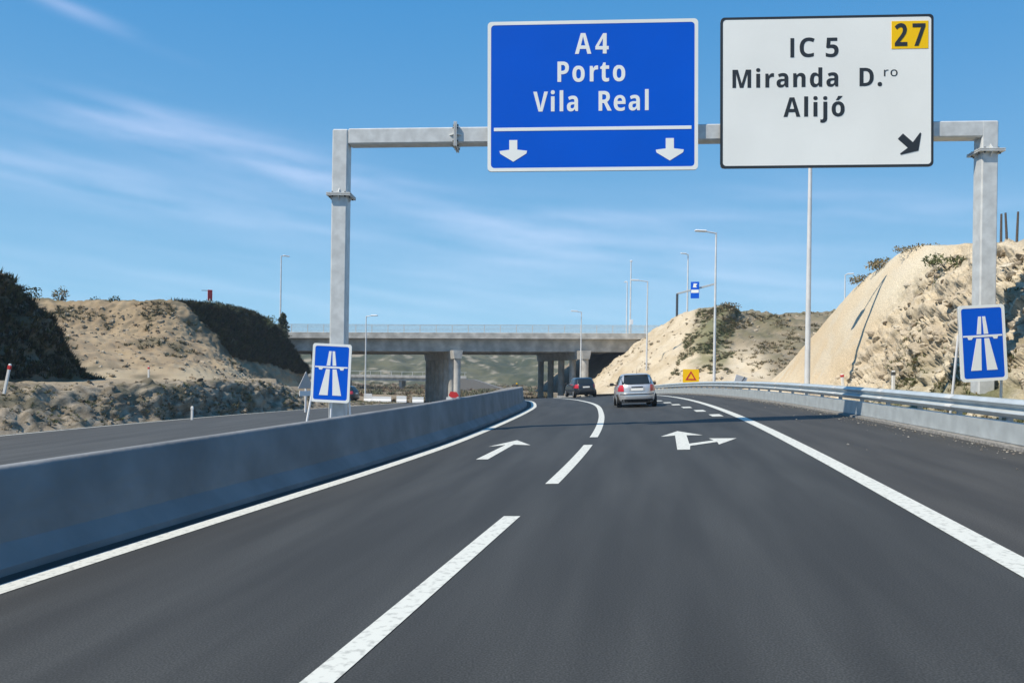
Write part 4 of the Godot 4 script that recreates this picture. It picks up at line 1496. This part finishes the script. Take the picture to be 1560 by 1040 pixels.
	for q in spots:
		var y := gy(-12.0, -q[1]) + 0.16
		t = thing("works_barrier", q[4], "works barrier", Vector3(q[0], y, q[1]), 0.1, "white works barriers")
		g = Geo.new()
		var w: float = q[2]
		var h: float = q[3]
		g.prism(PackedVector2Array([Vector2(-0.3, 0), Vector2(0.3, 0), Vector2(0.26, 0.18), Vector2(0.12, 0.3), Vector2(0.09, h), Vector2(-0.09, h), Vector2(-0.12, 0.3), Vector2(-0.26, 0.18)]), -w / 2, w / 2, Transform3D(Basis(Vector3.UP, PI / 2), Vector3.ZERO))
		obj("body", g, M.plastic_white, t)
	t = thing("concrete_block", "sunlit concrete barrier block before the right-hand overpass columns", "barrier", Vector3(7.6, -1.75, -110.0), 0.15)
	g = Geo.new()
	g.prism(PackedVector2Array([Vector2(-0.35, 0), Vector2(0.35, 0), Vector2(0.33, 0.1), Vector2(0.18, 0.35), Vector2(0.11, 1.0), Vector2(-0.11, 1.0), Vector2(-0.18, 0.35), Vector2(-0.33, 0.1)]), -1.3, 1.3, Transform3D(Basis(Vector3.UP, PI / 2), Vector3.ZERO))
	obj("body", g, M.concrete, t)

func fence() -> void:
	var t := thing("wooden_fence", "weathered wooden fence posts on the crest of the right slope", "fence", Vector3(15.2, 6.0, -24.6))
	var tops := [[-0.58, 0.28, 0.0], [-0.42, 0.80, -0.02], [-0.20, 0.97, 0.01], [0.02, 1.0, 0.0], [0.21, 1.03, -0.04], [0.46, 1.06, 0.02], [0.72, 0.98, 0.03], [0.98, 1.02, -0.02]]
	for q in tops:
		var g := Geo.new()
		var x: float = q[0]
		g.tube([Vector3(x, -0.5, x * 0.15), Vector3(x + q[2], 0.4, x * 0.15), Vector3(x + q[2] * 2.0, q[1], x * 0.15)], [0.042, 0.037, 0.03], 7)
		obj("fence_post", g, M.wood, t)
	var r := Geo.new()
	r.tube([Vector3(-0.62, 0.42, -0.05), Vector3(-0.18, 0.40, 0.0)], [0.02, 0.02], 6)
	obj("fence_rail", r, M.wood, t)

# ---------------------------------------------------------------- plants and stones
func leaves(g: Geo, centre: Vector3, rad: Vector3, count: int, size: float, cols: Array) -> void:
	for i in count:
		var d := Vector3(rng.randfn(), rng.randfn(), rng.randfn()).normalized() * pow(rng.randf(), 0.45)
		var p := centre + d * rad
		var a := Vector3(rng.randfn(), rng.randfn(), rng.randfn()).normalized()
		var b := a.cross(Vector3(rng.randfn(), rng.randfn(), rng.randfn())).normalized()
		var s := size * rng.randf_range(0.6, 1.3)
		g.col = cols[rng.randi() % cols.size()] * rng.randf_range(0.75, 1.2)
		g.tri(p - a * s, p + b * s * 0.45, p + a * s)
		g.tri(p - a * s, p + a * s, p - b * s * 0.45)

func bush(called: String, label: String, category: String, at: Vector3, w: float, h: float, count: int, size: float, cols: Array, group: String) -> void:
	var t := thing(called, label, category, at, 0.0, group)
	var st := Geo.new()
	var g := Geo.new()
	var lobes := 5
	for k in lobes:
		var a := TAU * k / lobes + rng.randf()
		var c := Vector3(cos(a) * w * 0.3, h * rng.randf_range(0.22, 0.6), sin(a) * w * 0.3)
		st.tube([Vector3(0, -0.1, 0), c * 0.55, c], [0.035 * h, 0.025 * h, 0.008 * h], 5, false)
		leaves(g, c, Vector3(w * 0.27, h * 0.42, w * 0.27), count / lobes, size, cols)
	obj("stem", st, M.bark, t)
	obj("foliage", g, M.leaf, t, true)

func conifer(label: String, at: Vector3, h: float, w: float, cols: Array) -> void:
	var t := thing("tree", label, "tree", at)
	var st := Geo.new()
	st.tube([Vector3(0, -0.3, 0), Vector3(0.03 * h, h * 0.5, 0), Vector3(0, h * 0.97, 0)], [0.05 * h, 0.035 * h, 0.01 * h], 7)
	var g := Geo.new()
	for k in 13:
		var f := 0.18 + 0.8 * k / 12.0
		var rad := w * 0.5 * (1.08 - f) * rng.randf_range(0.75, 1.25) + 0.08 * w
		var c := Vector3(rng.randfn() * w * 0.06, h * f, rng.randfn() * w * 0.06)
		leaves(g, c, Vector3(rad, h * 0.075, rad), 110, 0.055 * h, cols)
	obj("trunk", st, M.bark, t)
	obj("crown", g, M.leaf, t, true)

func plants() -> void:
	var dark := [Color(0.035, 0.05, 0.022), Color(0.05, 0.065, 0.03), Color(0.07, 0.075, 0.035)]
	var dry := [Color(0.19, 0.15, 0.08), Color(0.14, 0.125, 0.06), Color(0.24, 0.19, 0.11)]
	var green := [Color(0.10, 0.12, 0.045), Color(0.13, 0.145, 0.055), Color(0.085, 0.10, 0.045)]
	conifer("small dark conifer at the left end of the overpass railing", Vector3(-30.9, 6.2, -105.5), 3.5, 2.2, dark)
	bush("bush", "wispy upright bush on the skyline of the brown mound", "bush", Vector3(-47.8, 8.7, -83.0), 1.7, 2.3, 160, 0.16, dry, "bushes on the slopes")
	bush("bush", "low dark bush on the skyline of the brown mound, left of a pair", "bush", Vector3(-44.3, 8.7, -83.2), 1.2, 1.0, 160, 0.12, dark, "bushes on the slopes")
	bush("bush", "low dark bush on the skyline of the brown mound, right of a pair", "bush", Vector3(-42.0, 8.7, -83.2), 1.5, 1.1, 160, 0.12, dark, "bushes on the slopes")
	bush("bush", "dark bush hanging on the edge of the shaded cutting at the far left", "bush", Vector3(-27.6, 3.0, -47.0), 1.8, 1.5, 420, 0.11, dark, "bushes on the slopes")
	bush("bush", "dark bush on the crest of the shaded cutting at the far left", "bush", Vector3(-29.2, 5.6, -46.5), 2.2, 1.1, 420, 0.11, dark, "bushes on the slopes")
	bush("bush", "dark bush below the red board on the brown mound", "bush", Vector3(-33.4, 8.9, -87.5), 2.6, 1.0, 380, 0.13, dark, "bushes on the slopes")
	bush("bush", "dark bush right of the red board on the shaded flank", "bush", Vector3(-33.2, 8.6, -92.5), 2.6, 1.3, 380, 0.13, dark, "bushes on the slopes")
	bush("bush", "green bush halfway down the shaded flank of the mound", "bush", Vector3(-31.2, 7.2, -99.0), 3.2, 2.0, 480, 0.14, green, "bushes on the slopes")
	bush("bush", "dark bush low on the shaded flank near the conifer", "bush", Vector3(-30.6, 6.3, -102.0), 2.6, 1.6, 380, 0.13, dark, "bushes on the slopes")
	bush("bush", "dry bush on the left shoulder of the sandy slope crest", "bush", Vector3(16.6, 6.35, -37.0), 1.5, 0.5, 380, 0.07, dry, "bushes on the slopes")
	bush("bush", "dry spiky bush at the top of the sandy slope", "bush", Vector3(16.65, 6.8, -35.3), 1.6, 0.5, 420, 0.07, dry, "bushes on the slopes")
	bush("bush", "dry low bush on the crest of the sandy slope, left of the gantry post", "bush", Vector3(16.6, 7.05, -32.6), 1.9, 0.35, 380, 0.06, dry, "bushes on the slopes")
	bush("bush", "green bush on the rocky slope left of the gantry post", "bush", Vector3(15.2, 5.75, -27.6), 1.6, 0.5, 520, 0.06, green, "bushes on the slopes")
	bush("bush", "grey-green bush on top of the far slope, right of the tall lamp", "bush", Vector3(26.3, 10.1, -95.8), 2.8, 1.1, 420, 0.15, dry, "bushes on the slopes")
	bush("bush", "dark bush clinging to the pale far slope", "bush", Vector3(22.4, 7.2, -95.5), 1.3, 1.0, 240, 0.13, dark, "bushes on the slopes")
	# scrub and grass that cannot be counted
	scrub("grass", "low green grass at the foot of the right slope", hill_c_surface, 2000, func(p, w): return w > 0.15 and w < 1.22 and -p.z < 27.5 and noise_b.get_noise_3dv(p) > -0.12 + (w - 0.9) * 0.8, 0.10, green + dry)
	scrub("scrub", "low scrub on the rocky right slope", hill_c_surface, 300, func(p, w): return w > 1.1 and w < 2.05 and rock_share(p, w) > 0.5 and noise_b.get_noise_3dv(p * 1.3) > 0.12, 0.11, green + dry)
	scrub("grass", "green grass on the far right slope", hill_d_surface, 1100, func(p, w): return w > 1.1 and w < 2.0 and absf(p.x - (21.0 + (p.y - 4.0) * 0.75)) < 2.2 and noise_b.get_noise_3dv(p * 0.9) > -0.05, 0.24, green + dry)
	scrub("scrub", "dry scrub on the brown part of the far right slope", hill_d_surface, 1500, func(p, w): return w > 1.0 and w < 2.0 and p.x > 23.5 and noise_b.get_noise_3dv(p * 0.8) > 0.0, 0.26, dry)
	scrub("scrub", "weeds on the earth bank beside the opposite carriageway", bank_surface, 4200, func(p, w): return w > 1.02 and w < 2.1 and noise_b.get_noise_3dv(p * 1.4) > -0.08, 0.105, dry + green + [Color(0.30, 0.26, 0.19), Color(0.10, 0.085, 0.06)])
	var shade_heath := [Color(0.040, 0.048, 0.022), Color(0.055, 0.062, 0.026), Color(0.048, 0.042, 0.026)]  # dense dark tufts added to darken the two shaded faces
	scrub("shade_heath", "dark scrub added to deepen the shade on the cutting at the far left", hill_a_surface, 5200, func(p, w): return w > 0.1 and w < 2.4, 0.30, shade_heath)
	scrub("shade_heath", "dark scrub added to deepen the shade on the right flank of the brown mound", hill_b_surface, 5200, func(p, w): return w > 1.02 and w < 2.3 and p.z < -84.5 + (w - 1.0) * 1.0 and p.x > -36.0, 0.42, shade_heath)
	scrub("scrub", "dark scrub on the brown mound", hill_b_surface, 900, func(p, w): return w > 0.5 and w < 2.2 and p.z > -82.0 and noise_b.get_noise_3dv(p * 0.55) > 0.12, 0.26, dry + dark)

func field_scrub() -> void:
	# scattered scrub on the flat ground beyond and beside the overpass
	var dry := [Color(0.19, 0.15, 0.08), Color(0.12, 0.11, 0.055), Color(0.16, 0.10, 0.06), Color(0.09, 0.10, 0.045)]
	var spots := []
	while spots.size() < 1500:
		var d := rng.randf_range(104.0, 300.0)
		var x := rng.randf_range(-0.24, 0.05) * d
		var q := rs(x, d)
		if d < 122.0 and q.x > curve(FAR, q.y) - 2.0: continue
		if noise_a.get_noise_2d(x * 2.0, d * 1.2) > 0.0: spots.append(Vector3(x, land(x, d), -d))
	var mm := MultiMesh.new()
	mm.transform_format = MultiMesh.TRANSFORM_3D
	mm.use_colors = true
	mm.mesh = tuft_mesh(5)
	mm.instance_count = spots.size()
	for k in spots.size():
		var s := rng.randf_range(0.3, 1.0)
		mm.set_instance_transform(k, Transform3D(Basis(Vector3.UP, rng.randf() * TAU).scaled(Vector3(s * 1.8, s, s * 1.8)), spots[k]))
		mm.set_instance_color(k, dry[rng.randi() % 4] * rng.randf_range(0.8, 1.3))
	var o := MultiMeshInstance3D.new()
	o.multimesh = mm
	o.material_override = M.leaf
	o.name = numbered("scrub")
	add_child(o)
	struct(o, "dry scrub on the flat ground beyond the overpass", "stuff")

func tuft_mesh(seed_: int) -> ArrayMesh:
	var r := RandomNumberGenerator.new()
	r.seed = seed_
	var g := Geo.new()
	for i in 16:
		var a := r.randf() * TAU
		var lean := r.randf_range(0.15, 0.8)
		var b := Vector3(cos(a), 0, sin(a)) * r.randf() * 0.35
		var tip := b + Vector3(cos(a) * lean, r.randf_range(0.5, 1.0), sin(a) * lean)
		var side := Vector3(-sin(a), 0, cos(a)) * r.randf_range(0.06, 0.12)
		g.tri(b - side, b + side, tip)
	return g.mesh()

func scrub(called: String, label: String, surf: Array, count: int, keep: Callable, size: float, cols: Array) -> void:
	var nr := surf.size()
	var nc: int = surf[0].size()
	var spots := []
	var guard := 0
	while spots.size() < count and guard < count * 40:
		guard += 1
		var i := rng.randi_range(0, nr - 2)
		var j := rng.randi_range(0, nc - 2)
		var p: Vector3 = surf[i][j].lerp(surf[i + 1][j + 1], rng.randf())
		if keep.call(p, w_of(surf, i)): spots.append(p)
	var mm := MultiMesh.new()
	mm.transform_format = MultiMesh.TRANSFORM_3D
	mm.use_colors = true
	mm.mesh = tuft_mesh(count)
	mm.instance_count = spots.size()
	for k in spots.size():
		var s := size * rng.randf_range(0.5, 1.6)
		mm.set_instance_transform(k, Transform3D(Basis(Vector3.UP, rng.randf() * TAU).scaled(Vector3(s * 1.3, s, s * 1.3)), spots[k] - Vector3(0, s * 0.1, 0)))
		mm.set_instance_color(k, cols[rng.randi() % cols.size()] * rng.randf_range(0.8, 1.3))
	var o := MultiMeshInstance3D.new()
	o.multimesh = mm
	o.material_override = M.leaf
	o.name = numbered(called)
	add_child(o)
	struct(o, label, "stuff")

var row_w := {}
func w_of(surf: Array, i: int) -> float:
	# row index back to the loft parameter
	var per: Array
	if surf == hill_c_surface: per = [10, 70, 10, 6]
	elif surf == hill_d_surface: per = [4, 60, 8, 8]
	elif surf == bank_surface: per = [2, 22, 10, 8]
	elif surf == hill_a_surface: per = [26, 26, 8, 6]
	else: per = [34, 34, 6, 6]
	var k := i
	for n in per.size():
		if k < per[n]: return n + float(k) / per[n]
		k -= per[n]
	return float(per.size())

func rock_mesh(seed_: int) -> ArrayMesh:
	var r := RandomNumberGenerator.new()
	r.seed = seed_
	var sp := SphereMesh.new()
	sp.radial_segments = 8
	sp.rings = 4
	sp.radius = 0.5
	sp.height = 1.0
	var arr := sp.get_mesh_arrays()
	var v: PackedVector3Array = arr[Mesh.ARRAY_VERTEX]
	var idx: PackedInt32Array = arr[Mesh.ARRAY_INDEX]
	var f := FastNoiseLite.new()
	f.seed = seed_
	f.frequency = 1.4
	var g := Geo.new()
	var q := []
	for p in v:
		var d := 1.0 + f.get_noise_3dv(p * 1.5) * 0.9
		var w := p * d
		w = Vector3(w.x, clampf(w.y, -0.3, 0.32), w.z)
		q.append(w)
	for i in range(0, idx.size(), 3):
		g.tri(q[idx[i]], q[idx[i + 2]], q[idx[i + 1]])
	return g.mesh()

func stones() -> void:
	scatter_rocks("Loose pale rocks on the right slope", hill_c_surface, 900, func(p, w): return w > 0.75 and w < 1.9 and rock_share(p, w) > 0.35, 0.05, 0.34, [Color(0.66, 0.57, 0.43), Color(0.50, 0.42, 0.31), Color(0.74, 0.67, 0.53)])
	scatter_rocks("clods and stones on the earth bank", bank_surface, 1500, func(p, w): return w > 0.8 and w < 2.3, 0.05, 0.26, [Color(0.27, 0.23, 0.17), Color(0.36, 0.31, 0.24), Color(0.19, 0.16, 0.12)])
	scatter_rocks("stones on the far right slope", hill_d_surface, 700, func(p, w): return w > 0.9 and w < 2.0, 0.12, 0.5, [Color(0.70, 0.60, 0.45), Color(0.50, 0.41, 0.28)])
	scatter_rocks("stones on the brown mound", hill_b_surface, 1600, func(p, w): return w > 0.02 and w < 1.9 and p.z > -81.0, 0.07, 0.5, [Color(0.46, 0.38, 0.26), Color(0.30, 0.23, 0.15), Color(0.58, 0.49, 0.36)])

func scatter_rocks(label: String, surf: Array, count: int, keep: Callable, lo: float, hi: float, cols: Array) -> void:
	var nr := surf.size()
	var nc: int = surf[0].size()
	var spots := []
	var guard := 0
	while spots.size() < count and guard < count * 40:
		guard += 1
		var i := rng.randi_range(0, nr - 2)
		var j := rng.randi_range(0, nc - 2)
		var p: Vector3 = surf[i][j].lerp(surf[i + 1][j + 1], rng.randf())
		if keep.call(p, w_of(surf, i)): spots.append(p)
	var mm := MultiMesh.new()
	mm.transform_format = MultiMesh.TRANSFORM_3D
	mm.use_colors = true
	mm.mesh = rock_mesh(count)
	mm.instance_count = spots.size()
	for k in spots.size():
		var s := lo + (hi - lo) * pow(rng.randf(), 3.0)
		var b := Basis.from_euler(Vector3(rng.randf_range(-0.5, 0.5), rng.randf() * TAU, rng.randf_range(-0.5, 0.5))).scaled_local(Vector3(s * rng.randf_range(0.8, 1.8), s, s))
		mm.set_instance_transform(k, Transform3D(b, spots[k]))
		mm.set_instance_color(k, cols[rng.randi() % cols.size()] * rng.randf_range(0.8, 1.2))
	var o := MultiMeshInstance3D.new()
	o.multimesh = mm
	o.material_override = M.stone
	o.name = numbered("loose_stones")
	add_child(o)
	struct(o, label, "stuff")

func gravel() -> void:
	# grit swept up against the kerb under the guard rail
	var mm := MultiMesh.new()
	mm.transform_format = MultiMesh.TRANSFORM_3D
	mm.use_colors = true
	mm.mesh = rock_mesh(77)
	mm.instance_count = 1500
	for k in 1500:
		var s := rng.randf_range(-4.0, 70.0)
		var off := -0.16 - absf(rng.randfn()) * 0.28
		if rng.randf() < 0.04: off = -rng.randf_range(0.3, 2.6)
		var size := 0.012 + 0.035 * pow(rng.randf(), 4.0)
		var b := Basis(Vector3.UP, rng.randf() * TAU).scaled_local(Vector3(size * 1.4, size, size))
		mm.set_instance_transform(k, Transform3D(b, road(curve(RAIL, s) + off, s, size * 0.25)))
		mm.set_instance_color(k, [Color(0.45, 0.42, 0.37), Color(0.32, 0.29, 0.25), Color(0.6, 0.57, 0.5)][rng.randi() % 3])
	var o := MultiMeshInstance3D.new()
	o.multimesh = mm
	o.material_override = M.stone
	o.name = "gravel"
	add_child(o)
	struct(o, "pale grit along the kerb of the right shoulder", "stuff")
